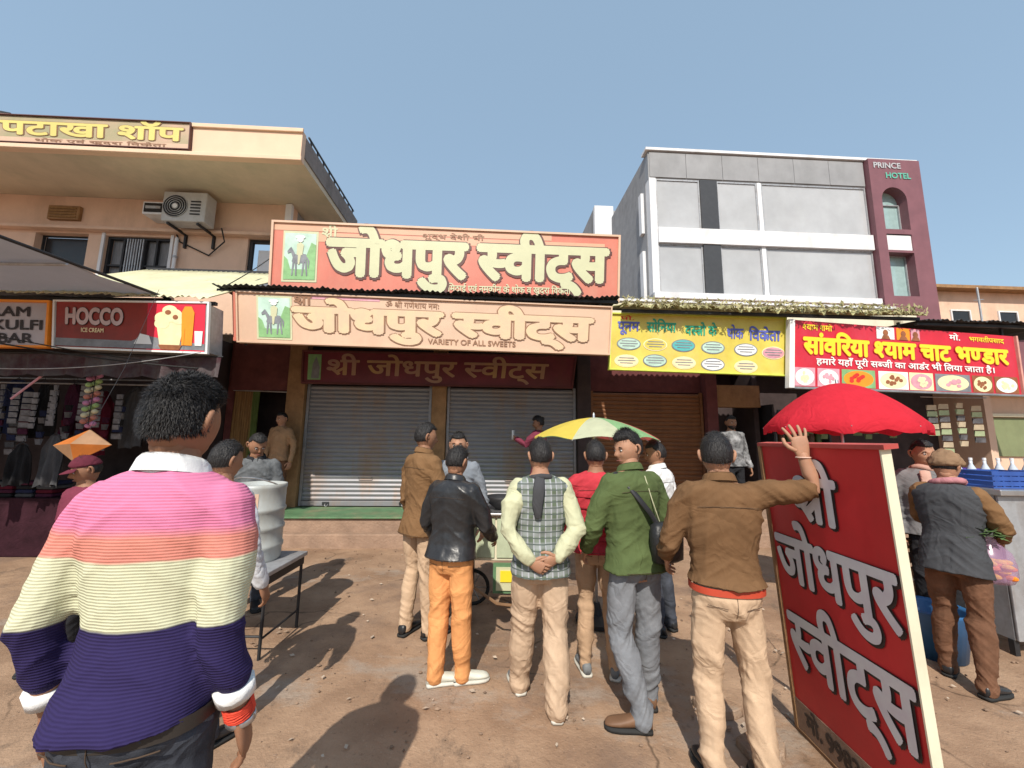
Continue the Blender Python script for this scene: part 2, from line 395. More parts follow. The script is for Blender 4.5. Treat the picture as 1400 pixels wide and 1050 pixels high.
# broken slabs in the worn corner beside the standing board
for k, (x, y, w, d, a, tl, lab) in enumerate([(1.40,2.42,.30,.22,.5,.05,'broken concrete slab tilted up beside the foot of the standing red board'),(1.17,2.05,.24,.3,.15,-.04,'flat broken concrete slab lying nearest the camera by the standing red board'),(1.55,2.02,.26,.20,.9,.03,'small broken concrete slab under the lower edge of the standing red board'),(1.32,2.75,.3,.18,-.3,.02,'low concrete slab lying behind the boots of the policeman at the board')]):
    q = MB(); n = 9; r = [random.uniform(.82,1.1) for _ in range(n)]
    bot = [(w*.5*r[i]*math.cos(2*PI*i/n), d*.5*r[i]*math.sin(2*PI*i/n), -.02) for i in range(n)]; top = [(p[0]*.96, p[1]*.96, .03+p[0]*tl) for p in bot]
    q.add(bot+top, [tuple(range(n-1,-1,-1)), tuple(range(n,2*n))]+[(i,(i+1)%n,n+(i+1)%n,n+i) for i in range(n)])
    o = q.build('concrete_slab', GROUND, world=False, bevel=.006); o.location = (x, y, .01); o.rotation_euler = (0, 0, a)
    tag(o, lab, 'slab', 'broken slabs by the standing board')

# ---------------------------------------------------------------- raised shop floor and its steps
q = MB(); q.rbox(-9.9,10.2,6.6,8.3,-.05,.40); tag(q.build('pavement', M['step_stone'], bevel=.015), kind='structure')
q = MB(); q.rbox(-4.9,5.4,6.42,6.6,-.05,.20); tag(q.build('steps', M['step_stone'], bevel=.015), kind='structure')
q = MB(); q.rbox(-3.62,1.85,6.56,7.5,.404,.43); tag(q.build('shop_floor', M['green_paint'], bevel=.006), kind='structure')

# ---------------------------------------------------------------- corrugated sheets
def corr(mb, u0, u1, v0, z0, v1, z1, pitch=.075, amp=.012, th=.004, F=R, sag=0, jag=0):
    n = max(4, int(round((u1-u0)/pitch*6))); top = []; 
    rows = 5
    vs = []
    for layer in (0, 1):
        for j in range(rows+1):
            t = j/rows
            for i in range(n+1):
                u = u0+(u1-u0)*i/n; z = z0+(z1-z0)*t+amp*math.sin(2*PI*(u-u0)/pitch)-layer*th - sag*math.sin(PI*t)
                vv = v0+(v1-v0)*t
                if jag and j == 0: z += jag*mn.noise(Vector((u*9, 1.7, 0)))
                vs.append(F(u, vv, z))
    K = (n+1)*(rows+1); fs = []
    for j in range(rows):
        for i in range(n):
            a = j*(n+1)+i; fs.append((a, a+1, a+n+2, a+n+1)); fs.append((K+a, K+a+n+1, K+a+n+2, K+a+1))
    for i in range(n):
        fs.append((i, K+i, K+i+1, i+1)); a = rows*(n+1)+i; fs.append((a, a+1, K+a+1, K+a))
    for j in range(rows):
        a = j*(n+1); fs.append((a, a+n+1, K+a+n+1, K+a)); a += n; fs.append((a, K+a, K+a+n+1, a+n+1))
    return mb.add(vs, fs)
def canopy(name, label, cat, u0, u1, v0, z0, v1, z1, m, sheet_w=.85, posts=(), group=None, jag=.0, amp=.012, pitch=.075, beam=None):
    t = thing(name, label, cat, R((u0+u1)/2, (v0+v1)/2, z0), group=group)
    u = u0; k = 0
    while u < u1-.05:
        w = min(sheet_w, u1-u); q = MB(); e = .006*(k % 2); dv = random.uniform(-.02,.02)
        corr(q, u-.03 if k else u, u+w, v0+dv, z0+e+random.uniform(-.004,.004), v1, z1+e, jag=jag, amp=amp, pitch=pitch); q.build('roofing_sheet', m, t, smooth=True); u += w; k += 1
    q = MB(); q.rbox(u0, u1, v0+.10, v0+.15, z0-.065, z0-.022); q.build('beam', beam or M['dark_metal'], t)
    q = MB(); q.rbox(u0, u1, v1-.15, v1-.10, z1-.075, z1-.032); q.build('beam', beam or M['dark_metal'], t)
    for (pu, pv) in posts:
        q = MB(); q.rbox(pu-.025, pu+.025, pv-.025, pv+.025, 0, z0-.02); q.build('post', M['dark_metal'], t)
    return t
canopy('sweet_shop_canopy', 'dark corrugated canopy between the upper and lower sweet shop signs', 'canopy', -3.95, 1.86, 5.50, 3.775, 7.62, 3.80, M['dark_metal'], jag=.03)
canopy('dry_canopy', 'ragged yellow green corrugated canopy above the yellow signboard', 'canopy', 1.90, 6.55, 5.45, 3.63, 6.6, 3.98, M['thatch_sheet'], jag=.09, amp=.022, pitch=.11)
canopy('chaat_canopy', 'thin dark sheet canopy along the top of the red snack signboard', 'canopy', 6.5, 9.9, 5.45, 3.55, 7.62, 3.70, M['dark_metal'], jag=.04)
canopy('sunlit_canopy', 'pale yellow sunlit corrugated sheet canopy above the ice cream lightbox', 'canopy', -6.6, -3.7, 5.15, 3.46, 7.62, 4.85, M['sunlit_sheet'], jag=.03, pitch=.09, amp=.014)
canopy('left_canopy', 'dark corrugated canopy over the far left garment stall', 'canopy', -10.5, -6.6, 5.15, 3.46, 7.62, 4.2, M['dark_metal'])
# ragged dry creeper lying along the front edge of the yellow-green canopy
q = MB()
for k in range(900):
    u = random.uniform(1.86, 6.5); z = 3.66+random.uniform(-.05,.09); v = 5.42+random.uniform(-.04,.05); s = random.uniform(.02,.05); a = random.uniform(0,2*PI)
    p = np.array(R(u,v,z)); d = np.array([math.cos(a),.3*random.uniform(-1,1),math.sin(a)])*s; e = np.array([-math.sin(a)*.3,.5*random.uniform(-1,1),math.cos(a)*.3])*s
    q.add([p-d, p-e*.8, p+d, p+e*.8], [(0,1,2,3)])
tag(q.build('dry_creeper', mat('dry_leaf', (.30,.30,.12), var=.5, scale=8, col2=(.52,.47,.25))), 'ragged dry yellow green leaves along the canopy edge above the yellow signboard', 'creeper', kind='stuff')
# grey awning reaching towards the road on the left
t = thing('grey_awning', 'grey sheet awning on poles sloping out over the far left stalls', 'awning', (-6.4, 3.9, 3.5))
n = 16; vs = []
for layer in (0, .006):
    for j in range(n+1):
        for i in range(n+1):
            s, r = i/n, j/n; x = -9.2+(4.62-.25*(1-r))*s; x = -9.2 + ((-4.87+.22*r)+9.2)*s; y = 2.9+2.25*r
            z = 3.52+.035*math.sin(s*14+r*3)*math.sin(PI*r)+.02*mn.noise(Vector((s*7,r*7,0)))-.05*math.sin(PI*r)+layer
            vs.append((x,y,z))
K = (n+1)**2; fs = []
for j in range(n):
    for i in range(n):
        a = j*(n+1)+i; fs += [(a,a+1,a+n+2,a+n+1),(K+a,K+a+n+1,K+a+n+2,K+a+1)]
q = MB(); q.add(vs, fs); q.build('sheet', M['tarpaulin'], t, smooth=True)
q = MB(); q.tube([(-4.87,2.9,3.50),(-4.65,5.15,3.50)], .018, 8); q.build('pole', M['dark_metal'], t)
q = MB(); q.tube([(-9.2,4.0,3.46),(-4.76,4.0,3.46)], .018, 8); q.build('pole', M['galvanised'], t)
q = MB(); q.tube([(-9.2,5.12,3.49),(-4.65,5.15,3.49)], .022, 8); q.build('pole', M['dark_metal'], t)

# ---------------------------------------------------------------- shop buildings
def shop(name, label, u0, u1, roof_z, wall_m, back_v=8.3):
    t = thing(name, label, 'building', R((u0+u1)/2, 8.6, 0)); 
    q = MB(); q.rbox(u0, u1, back_v, back_v+.2, 0, roof_z-.002); q.build('back_wall', wall_m, t)
    q = MB(); q.rbox(u0, u1, 7.60, back_v+.2, roof_z, roof_z+.16); q.build('roof', M['concrete_raw'], t)
    return t
def wallbit(t, name, m, *a, bevel=0): q = MB(); q.rbox(*a); return q.build(name, m, t, bevel=bevel)
sweet = shop('sweet_shop', 'single storey sweet shop with two closed grey roller shutters', -4.95, 1.86, 3.45, M['dark_wall'])
wallbit(sweet, 'pillar', M['pillar_tan'], -3.78,-3.46,7.42,7.9,.40,3.45, bevel=.01)
wallbit(sweet, 'pillar', M['pillar_tan'], -1.13,-.86,7.44,7.9,.40,3.45, bevel=.01)
wallbit(sweet, 'pillar', M['dark_wall'], 1.62,1.88,7.40,7.9,.40,3.45, bevel=.01)
wallbit(sweet, 'side_wall', M['maroon_wall'], -4.95,-4.83,7.62,8.3,0,3.44)
wallbit(sweet, 'partition', M['dark_wall'], -3.70,-3.60,7.9,8.3,0,3.44)
wallbit(sweet, 'lintel', M['maroon_wall'], -4.83,-3.80,7.50,7.75,2.52,3.44)
wallbit(sweet, 'lintel', M['dark_wall'], -3.455,-1.135,7.62,7.9,2.64,3.44)
wallbit(sweet, 'lintel', M['dark_wall'], -.855,1.615,7.62,7.9,2.64,3.44)
cloth_shop = shop('wholesale_shop', 'single storey shop behind the yellow signboard with a brown roller shutter', 1.88, 5.3, 3.47, M['dark_wall'])
wallbit(cloth_shop, 'pillar', M['maroon_wall'], 4.14,4.36,7.40,7.9,.40,3.46, bevel=.01)
wallbit(cloth_shop, 'lintel', M['maroon_wall'], 1.885,4.135,7.60,7.9,2.62,3.46)
wallbit(cloth_shop, 'lintel', M['pillar_tan'], 4.37,5.28,7.50,7.7,2.35,2.78)
wallbit(cloth_shop, 'side_wall', M['dark_wall'], 5.2,5.3,7.6,8.3,0,3.46)
chaat = shop('snack_shop', 'open fronted dark snack shop under the red signboard', 5.32, 10.0, 3.45, M['dark_wall'])
wallbit(chaat, 'pillar', M['maroon_wall'], 6.55,6.75,7.40,7.62,.40,3.44, bevel=.01)
wallbit(chaat, 'side_wall', M['plaster_beige'], 9.85,10.0,7.4,8.3,0,3.44)
garment = shop('garment_shop', 'dark open fronted garment shop at the far left', -10.5, -4.97, 3.42, M['dark_wall'])
wallbit(garment, 'side_wall', M['dark_wall'], -5.1,-4.97,7.0,8.3,0,3.41)
wallbit(garment, 'side_wall', M['dark_wall'], -10.5,-10.4,5.3,8.3,0,3.41)
# beige annexe at the far right with a green panel
ax = thing('beige_annexe', 'beige walled annexe with a dull green panel at the far right', 'building', R(11.6, 8.2, 0))
wallbit(ax, 'wall', M['plaster_beige'], 10.02,13.5,7.6,9.5,0,2.72)
wallbit(ax, 'panel', mat('olive_panel', (.20,.23,.12), rough=.8, var=.12, scale=3, dirt=.4), 10.12,11.6,7.56,7.597,1.45,2.22)
wallbit(ax, 'ledge', M['cream_paint'], 10.02,13.5,7.5,7.598,2.24,2.31, bevel=.01)
wallbit(ax, 'ledge', M['cream_paint'], 10.02,13.5,7.45,7.597,2.66,2.74, bevel=.01)
wallbit(ax, 'roof', M['galvanised'], 10.0,13.5,6.9,9.5,2.86,2.92)

# roller shutters
def shutter(label, u0, u1, z0, z1, v, m, dent=0):
    t = thing('roller_shutter', label, 'shutter', R((u0+u1)/2, v, z0), group='roller shutters of the row')
    q = MB(); pitch = .078; n = int((z1-z0-.09)/pitch); vs = []; prof = []
    z = z0+.09
    for k in range(n):
        for a, d in ((0,.0),(.12,-.010),(.5,-.021),(.86,-.010),(.97,.0)): prof.append((z+a*pitch, v+d))
        z += pitch
    U = np.linspace(u0+.03, u1-.03, 26)
    for zz, vv in prof:
        for u in U:
            d = .006*mn.noise(Vector((u*1.7, zz*1.2, v)))+ dent*math.exp(-((u-u0-1.1)**2+(zz-.9)**2)/.15); vs.append(R(u, vv+d, zz))
    c = len(U); fs = [(j*c+i, j*c+i+1, (j+1)*c+i+1, (j+1)*c+i) for j in range(len(prof)-1) for i in range(c-1)]
    q.add(vs, fs); q.build('curtain', m, t, smooth=False)
    q = MB(); q.rbox(u0+.03,u1-.03,v-.03,v+.01,z0,z0+.085); q.build('bottom_bar', m, t, bevel=.004)
    for a in (u0, u1-.05):
        q = MB(); q.rbox(a,a+.05,v-.05,v+.03,z0,z1); q.build('guide_rail', m, t, bevel=.004)
    for a in (u0+.42, u1-.52):
        q = MB(); q.rbox(a,a+.12,v-.045,v-.028,z0+.02,z0+.07); lk = q.build('lock_plate', M['dark_metal'], t, bevel=.003)
        q = MB(); q.tube([R(a+.06,v-.055,z0+.035),R(a+.06,v-.075,z0+.01),R(a+.09,v-.075,z0+.0),R(a+.11,v-.06,z0+.03)], .008, 6); q.build('padlock', M['steel'], lk)
    q = MB(); q.tube([R((u0+u1)/2-.12,v-.03,z0+.5),R((u0+u1)/2-.12,v-.06,z0+.5),R((u0+u1)/2+.12,v-.06,z0+.5),R((u0+u1)/2+.12,v-.03,z0+.5)], .008, 6); q.build('handle', M['dark_metal'], t)
    return t
shutter('grey steel roller shutter on the left, lower part sunlit, behind the brown kurta man', -3.45,-1.14,.44,2.66,7.56,M['shutter_grey'])
shutter('grey steel roller shutter on the right, next to the dark pillar', -.85,1.61,.44,2.66,7.56,M['shutter_grey'],dent=.01)
shutter('brown steel roller shutter under the yellow signboard', 1.90,4.12,.40,2.62,7.56,M['shutter_brown'])
# doorway beside the left pillar: corrugated brown curtain, greenish cloth, shelf
t = thing('door_curtain', 'striped brown and green curtain hanging in the doorway left of the shutters', 'curtain', R(-4.6,7.6,.4))
for (a, b_, m_, nm) in ((-4.82,-4.45,M['curtain_brown'],'panel'),(-4.50,-4.36,cloth('green_cloth',(.16,.22,.07)),'panel')):
    q = MB(); vs = []; n = 60
    for j in range(9):
        for i in range(n+1):
            u = a+(b_-a)*i/n; vs.append(R(u, 7.62+.02*math.sin(i*.9)+.008*math.sin(j+i*.3), .44+j*2.06/8))
    q.add(vs, [(j*(n+1)+i,j*(n+1)+i+1,(j+1)*(n+1)+i+1,(j+1)*(n+1)+i) for j in range(8) for i in range(n)]); q.build(nm, m_, t, smooth=True)
q = MB(); q.tube([R(-4.83,7.6,2.52),R(-3.79,7.6,2.50)], .014, 6); q.build('rod', M['galvanised'], t)

# ---------------------------------------------------------------- left two storey building
LB = thing('peach_building', 'two storey peach building with a deep roof overhang and a rooftop signboard', 'building', R(-7.5,9.5,0))
def wall_with_holes(t, name, m, u0, u1, z0, z1, v, th, holes):
    us = sorted({u0, u1, *[h[0] for h in holes], *[h[1] for h in holes]}); zs = sorted({z0, z1, *[h[2] for h in holes], *[h[3] for h in holes]})
    q = MB()
    for i in range(len(us)-1):
        for j in range(len(zs)-1):
            cu, cz = (us[i]+us[i+1])/2, (zs[j]+zs[j+1])/2
            if any(h[0] < cu < h[1] and h[2] < cz < h[3] for h in holes): continue
            a, b_, c, d = us[i], us[i+1], zs[j], zs[j+1]
            q.quad(R(a,v,c),R(b_,v,c),R(b_,v,d),R(a,v,d)); q.quad(R(b_,v+th,c),R(a,v+th,c),R(a,v+th,d),R(b_,v+th,d))
    for h in holes+[(u0,u1,z0,z1)]:
        a, b_, c, d = h
        q.quad(R(a,v,c),R(a,v,d),R(a,v+th,d),R(a,v+th,c)); q.quad(R(b_,v,d),R(b_,v,c),R(b_,v+th,c),R(b_,v+th,d))
        q.quad(R(a,v,d),R(b_,v,d),R(b_,v+th,d),R(a,v+th,d)); q.quad(R(b_,v,c),R(a,v,c),R(a,v+th,c),R(b_,v+th,c))
    return q.build(name, m, t)
wall_with_holes(LB, 'wall', M['plaster_beige'], -13.5,-4.62,3.6,6.88,8.6,.25, [(-10.0,-8.9,4.95,6.02),(-8.54,-7.15,4.85,6.00),(-5.51,-4.86,4.85,6.05)])
wallbit(LB, 'side_wall', M['concrete_grey'], -4.86,-4.625,8.86,13.5,0,6.87)
wallbit(LB, 'roof', mat('soffit', (.62,.53,.40), rough=.9, var=.1, scale=1.5, dirt=.5, dirtcol=(.30,.32,.22)), -13.5,-3.72,7.15,10.1,6.885,7.0)
wallbit(LB, 'parapet', M['parapet_paint'], -13.5,-3.70,7.0,7.145,6.84,7.46, bevel=.01)
wallbit(LB, 'parapet', M['concrete_raw'], -3.86,-3.70,7.15,10.1,7.005,7.42)
wallbit(LB, 'moulding', M['parapet_paint'], -13.5,-3.66,6.94,7.0,6.80,6.88, bevel=.01)
wallbit(LB, 'moulding', M['parapet_paint'], -13.5,-3.68,6.96,7.0,7.40,7.48, bevel=.01)
wallbit(LB, 'ledge', M['plaster_beige'], -13.5,-4.60,8.44,8.6,6.06,6.13, bevel=.01)
wallbit(LB, 'pilaster', M['white_paint'], -4.72,-4.58,8.50,8.6,3.4,6.86, bevel=.01)
for k in range(9):     # posts of the roof railing on the side
    v = 7.5+k*.3; q = MB(); q.rbox(-3.80,-3.77,v,v+.03,7.42,7.62); q.build('railing_post', M['dark_metal'], LB)
q = MB(); q.rbox(-3.80,-3.77,7.4,10.0,7.62,7.65); q.build('rail', M['dark_metal'], LB)
# windows
def frame_bars(t, name, m, u0,u1,z0,z1,v0,v1,w,bars_u=(),bars_z=()):
    q = MB(); q.rbox(u0,u0+w,v0,v1,z0,z1); q.rbox(u1-w,u1,v0,v1,z0,z1); q.rbox(u0+w,u1-w,v0,v1,z0,z0+w); q.rbox(u0+w,u1-w,v0,v1,z1-w,z1)
    for b_ in bars_u: q.rbox(b_-w*.4,b_+w*.4,v0+.006,v1-.006,z0+w,z1-w)
    for b_ in bars_z: q.rbox(u0+w,u1-w,v0+.012,v1-.012,b_-w*.4,b_+w*.4)
    return q.build(name, m, t)
w = frame_bars(LB, 'window', M['dark_metal'], -10.0,-8.9,4.95,6.02,8.74,8.78,.03); wallbit(w, 'pane', M['dark_pane'], -9.96,-8.94,8.78,8.79,4.99,5.98)
w = frame_bars(LB, 'window', M['dark_metal'], -8.54,-7.15,4.85,6.00,8.66,8.74,.05,(-8.2,-7.9,-7.75,-7.5),(5.35,)); wallbit(w, 'pane', mat('grey_shutter_board', (.20,.20,.21), rough=.6, var=.3, scale=4, stretch=(8,1,1)), -8.50,-7.19,8.76,8.77,4.89,5.96)
for k in range(7): q = MB(); u = -8.10+k*.055; q.rbox(u,u+.02,8.62,8.64,4.9,5.95); q.build('grille_bar', M['galvanised'], w)
w = frame_bars(LB, 'window', M['dark_metal'], -5.51,-4.86,4.85,6.05,8.66,8.74,.07); wallbit(w, 'pane', M['light_pane'], -5.36,-4.93,8.76,8.77,5.0,5.85)
for (a,b_,c,d) in ((-8.60,-8.54,4.8,6.05),(-7.15,-7.09,4.8,6.05)): wallbit(LB, 'window_surround', M['white_paint'], a,b_,8.57,8.6,c,d)
# small louvre box and switch box on the wall
t = thing('vent_box', 'small brown louvred vent box high on the peach wall', 'vent', R(-9.5,8.5,6.35))
q = MB(); q.rbox(-9.75,-9.1,8.52,8.6,6.30,6.62); q.build('case', M['pillar_tan'], t, bevel=.01)
for k in range(4): q = MB(); q.rbox(-9.70,-9.15,8.50,8.517,6.34+k*.065,6.37+k*.065); q.build('slat', M['curtain_brown'], t)
# air conditioner
AC = thing('air_conditioner', 'grey outdoor air conditioner unit with round fan grille on the peach wall', 'air conditioner', R(-6.5,8.2,6.0))
q = MB(); q.rbox(-6.98,-6.10,8.05,8.36,6.10,6.76); q.build('case', mat('ac_grey', (.46,.46,.46), rough=.5, var=.08, dirt=.5, dirtcol=(.25,.22,.18)), AC, bevel=.02)

def rdisc(q, u, v, z, r0, r1, n=28):
    pts0 = [R(u+r0*math.cos(2*PI*k/n), v, z+r0*math.sin(2*PI*k/n)) for k in range(n)]; pts1 = [R(u+r1*math.cos(2*PI*k/n), v, z+r1*math.sin(2*PI*k/n)) for k in range(n)]
    if r0 <= 0: q.add(pts1, [tuple(range(n))])
    else: q.add(pts0+pts1, [(k,(k+1)%n,n+(k+1)%n,n+k) for k in range(n)])
q = MB(); rdisc(q,-6.71,8.046,6.43,0,.245); q.build('fan_opening', M['dark_metal'], AC)
for r in (.06,.11,.155,.20,.245):
    q = MB(); q.tube([R(-6.71+r*math.cos(2*PI*k/24),8.035,6.43+r*math.sin(2*PI*k/24)) for k in range(25)], .007, 5, cap=False); q.build('grille_ring', M['galvanised'], AC)
q = MB(); rdisc(q,-6.71,8.03,6.43,0,.05); q.build('fan_hub', M['light_pane'], AC)
for k in range(5): q = MB(); q.rbox(-6.40,-6.20,8.035,8.048,6.25+k*.07,6.275+k*.07); q.build('louvre', M['dark_metal'], AC)
for u in (-6.85,-6.25): q = MB(); q.rbox(u,u+.04,8.05,8.6,6.03,6.075); q.rbox(u,u+.04,8.54,8.6,5.75,6.03); q.build('bracket', M['dark_metal'], AC)
q = MB(); q.tube([R(-5.9,8.3,6.1),R(-5.95,8.5,5.9),R(-6.3,8.57,5.6),R(-6.95,8.57,5.9),R(-7.05,8.57,6.1)], .016, 6); q.build('hose', M['dark_metal'], AC)
t = thing('meter_box', 'small dark box with a white rim beside the air conditioner', 'box', R(-7.25,8.5,6.3))
q = MB(); q.rbox(-7.50,-7.02,8.2,8.6,6.32,6.60); q.build('case', M['white_paint'], t, bevel=.01)
q = MB(); q.rbox(-7.46,-7.06,8.185,8.2,6.36,6.56); q.build('opening', M['dark_pane'], t); q = MB(); q.rbox(-7.42,-7.12,8.17,8.184,6.43,6.49); q.build('slat', M['galvanised'], t)
t = thing('drain_pipe', 'white drain pipe running down the peach wall beside the barred window', 'pipe', R(-6.98,8.5,3.5))
q = MB(); q.tube([R(-6.98,8.53,3.6),R(-6.98,8.53,5.95)], .035, 10); q.build('pipe', M['white_paint'], t, smooth=True)
for z in (4.6,5.5): q = MB(); q.lathe([(.04,0),(.048,.0),(.048,.05),(.04,.05)], 12, R(-6.98,8.53,z)); q.build('clamp', M['galvanised'], t)
# rooftop sheet corner at the far upper left
t = thing('roof_shed', 'dark sheet roof of a shed standing on the peach building', 'shed', R(-10.4,9.0,7.0))
q = MB(); q.hexa([R(-13.4,7.6,8.55),R(-9.75,7.6,7.95),R(-9.75,9.6,7.95),R(-13.4,9.6,8.55),R(-13.4,7.6,8.63),R(-9.75,7.6,8.03),R(-9.75,9.6,8.03),R(-13.4,9.6,8.63)]); q.build('roof', M['dark_metal'], t)
q = MB(); q.rbox(-10.2,-10.1,7.8,7.9,7.0,7.98); q.build('post', M['dark_metal'], t); q = MB(); q.rbox(-12.8,-12.7,7.8,7.9,7.0,8.45); q.build('post', M['dark_metal'], t)

# ---------------------------------------------------------------- right three storey building
RB = thing('grey_hotel', 'grey glass fronted three storey building with a maroon arched tower', 'building', R(10.6,15,0))
def rb(name, m, *a, bevel=0): return wallbit(RB, name, m, *a, bevel=bevel)
rb('wall', M['grey_cladding'], 5.55,13.85,13.0,13.3,11.18,12.25)
rb('coping', M['white_paint'], 5.45,15.95,12.9,13.35,12.26,12.36)
for k in range(6): rb('cladding_panel', M['grey_cladding'], 5.60+k*1.375,5.60+k*1.375+1.36,12.965,12.998,11.22,12.20, bevel=.006)
rb('inner_wall', M['concrete_grey'], 5.76,13.85,15.2,15.3,6.8,11.17)       # the rooms behind the glass
rb('floor_slab', M['concrete_grey'], 5.76,13.85,13.31,15.19,8.70,9.20); rb('floor_slab', M['concrete_grey'], 5.76,13.85,13.31,15.19,6.6,6.79); rb('ceiling', M['white_paint'], 5.76,13.85,13.31,15.19,11.18,11.3)
for z0 in (6.8,9.21):
    q = MB(); q.hexa([R(11.6,14.2,z0),R(11.9,14.2,z0),R(11.9,15.0,z0),R(11.6,15.0,z0),R(13.5,14.2,z0+1.8),R(13.8,14.2,z0+1.8),R(13.8,15.0,z0+1.8),R(13.5,15.0,z0+1.8)]); q.build('stair_flight', M['white_paint'], RB)
    for u in (8.9,10.7,12.4): rb('column', M['white_paint'], u,u+.3,14.6,14.9,z0,z0+1.85)
rb('side_wall', M['concrete_grey'], 5.55,5.75,13.31,17.2,0,12.24)
rb('side_wall', M['maroon_cladding'], 15.7,15.88,13.31,17.2,0,12.24)
rb('back_wall', M['concrete_grey'], 5.55,15.9,17.2,17.4,0,12.24); rb('roof', M['concrete_grey'], 5.75,15.7,13.3,17.2,12.0,12.1)
rb('pier', M['white_paint'], 5.56,5.80,12.96,13.3,6.6,11.18)
rb('floor_band', M['white_paint'], 5.81,13.85,12.90,13.3,8.66,9.24, bevel=.01)
rb('sill', M['white_paint'], 5.56,13.85,12.85,13.3,6.58,6.80, bevel=.01)
rb('wall', M['plaster_beige'], 5.56,13.85,13.0,13.3,0,6.575)
for (z0, z1) in ((9.25,11.17),(6.81,8.655)):
    rb('clad_pier', M['dark_cladding'], 7.45,8.08,12.94,13.05,z0,z1)
    for (a, b_) in ((5.81,7.44),(8.09,9.62),(9.78,13.84)):
        w = frame_bars(RB, 'window', M['galvanised'], a,b_,z0,z1,13.0,13.06,.05)
        wallbit(w, 'pane', M['glass_pane'], a+.045,b_-.045,13.03,13.045,z0+.045,z1-.045)
    rb('mullion', M['white_paint'], 9.625,9.775,12.98,13.08,z0,z1)
    for zz in (z0+1.35, z0+1.5): rb('blind_rail', M['white_paint'], 8.1,13.8,13.10,13.12,zz,zz+.03)
# maroon tower with arched openings
def arch_wall(t, name, m, u0,u1,z0,z1,v0,v1, a0,a1,b0,b1, arched=True):
    q = MB(); n = 12; r = (a1-a0)/2; cx = (a0+a1)/2; zc = b1-r if arched else b1
    arc = [(cx-r*math.cos(PI*k/n), zc+(r*math.sin(PI*k/n) if arched else 0)) for k in range(n+1)]
    for v, flip in ((v0, 1), (v1, -1)):
        def Q(*p): q.quad(*[R(a, v, z) for a, z in (p if flip > 0 else p[::-1])])
        Q((u0,z0),(a0,z0),(a0,z1),(u0,z1)); Q((a1,z0),(u1,z0),(u1,z1),(a1,z1)); Q((a0,z0),(a1,z0),(a1,b0),(a0,b0))
        for k in range(n): Q(arc[k], arc[k+1], (arc[k+1][0], z1), (arc[k][0], z1))
        if not arched: pass
    loop = [(a0,b0)]+arc+[(a1,b0)]
    for k in range(len(loop)-1): q.quad(R(loop[k][0],v0,loop[k][1]),R(loop[k+1][0],v0,loop[k+1][1]),R(loop[k+1][0],v1,loop[k+1][1]),R(loop[k][0],v1,loop[k][1]))
    q.quad(R(a0,v0,b0),R(a1,v0,b0),R(a1,v1,b0),R(a0,v1,b0))
    for a in (u0,u1): q.quad(R(a,v0,z0),R(a,v0,z1),R(a,v1,z1),R(a,v1,z0))
    return q.build(name, m, t)
arch_wall(RB,'tower_wall',M['maroon_cladding'],13.88,15.9,9.26,12.25,12.8,13.3,14.25,15.22,9.45,11.12)
arch_wall(RB,'tower_wall',M['maroon_cladding'],13.88,15.9,0,8.64,12.8,13.3,14.25,15.22,6.9,8.55,False)
rb('tower_wall', M['maroon_cladding'], 13.88,14.25,12.8,13.3,8.64,9.26); rb('tower_wall', M['maroon_cladding'], 15.22,15.9,12.8,13.3,8.64,9.26)
rb('floor_band', M['white_paint'], 14.25,15.22,12.84,13.3,8.66,9.24)
for (z0,z1) in ((9.45,11.12),(6.9,8.55)):
    w = frame_bars(RB, 'window', M['galvanised'], 14.25,15.22,z0,z1 if z1<9 else 10.6,13.1,13.15,.04)
    wallbit(w, 'pane', mat('tower_glass', (.30,.42,.42), rough=.15, var=.1, spec=.7), 14.26,15.21,13.16,13.17,z0,z1)
rb('side_window_trim', M['white_paint'], 5.44,5.548,13.5,13.75,9.3,10.9); rb('side_window_trim', M['white_paint'], 5.44,5.548,13.5,13.8,6.7,8.6)
q = MB(); P = Panel(R(13.95,12.79,12.2),R(15.85,12.79,12.2),R(13.95,12.79,11.2),R(15.85,12.79,11.2))
mt = mat('teal_letter', (.12,.42,.32), rough=.5); mg = mat('grey_letter', (.42,.42,.44), rough=.5)
P.text(q,'PRINCE',.05,.62,.68,.90,.01,off=.03); q.build('lettering', mg, RB); q = MB(); P.text(q,'HOTEL',.28,.80,.28,.50,.01,off=.03); q.build('lettering', mt, RB)
# lower grey block behind its left side
t = thing('grey_block', 'plain pale grey block half hidden behind the grey glass fronted building', 'building', R(7,19,0))
q = MB(); q.rbox(4.95,12,18.5,22,0,13.3); q.build('wall', M['concrete_grey'], t); q = MB(); q.rbox(4.95,5.9,18.2,18.48,11.3,13.35); q.build('balcony', M['white_paint'], t)
# wide cream band (roof wall) just behind the dry canopy
t = thing('rooftop_wall', 'low cream rooftop wall behind the yellow green canopy', 'wall', R(5,7.8,3.6))
q = MB(); q.rbox(2.35,8.6,7.8,7.95,3.63,4.55); q.build('wall', M['cream_paint'], t, bevel=.01); q = MB(); q.rbox(2.3,8.65,7.76,7.99,4.552,4.60); q.build('coping', M['white_paint'], t)
q = MB(); q.rbox(8.7,9.05,7.7,8.05,3.62,4.45); tag(q.build('water_tank', M['cream_paint'], bevel=.05), 'small cream tank on the roof at the right end of the canopy', 'tank')
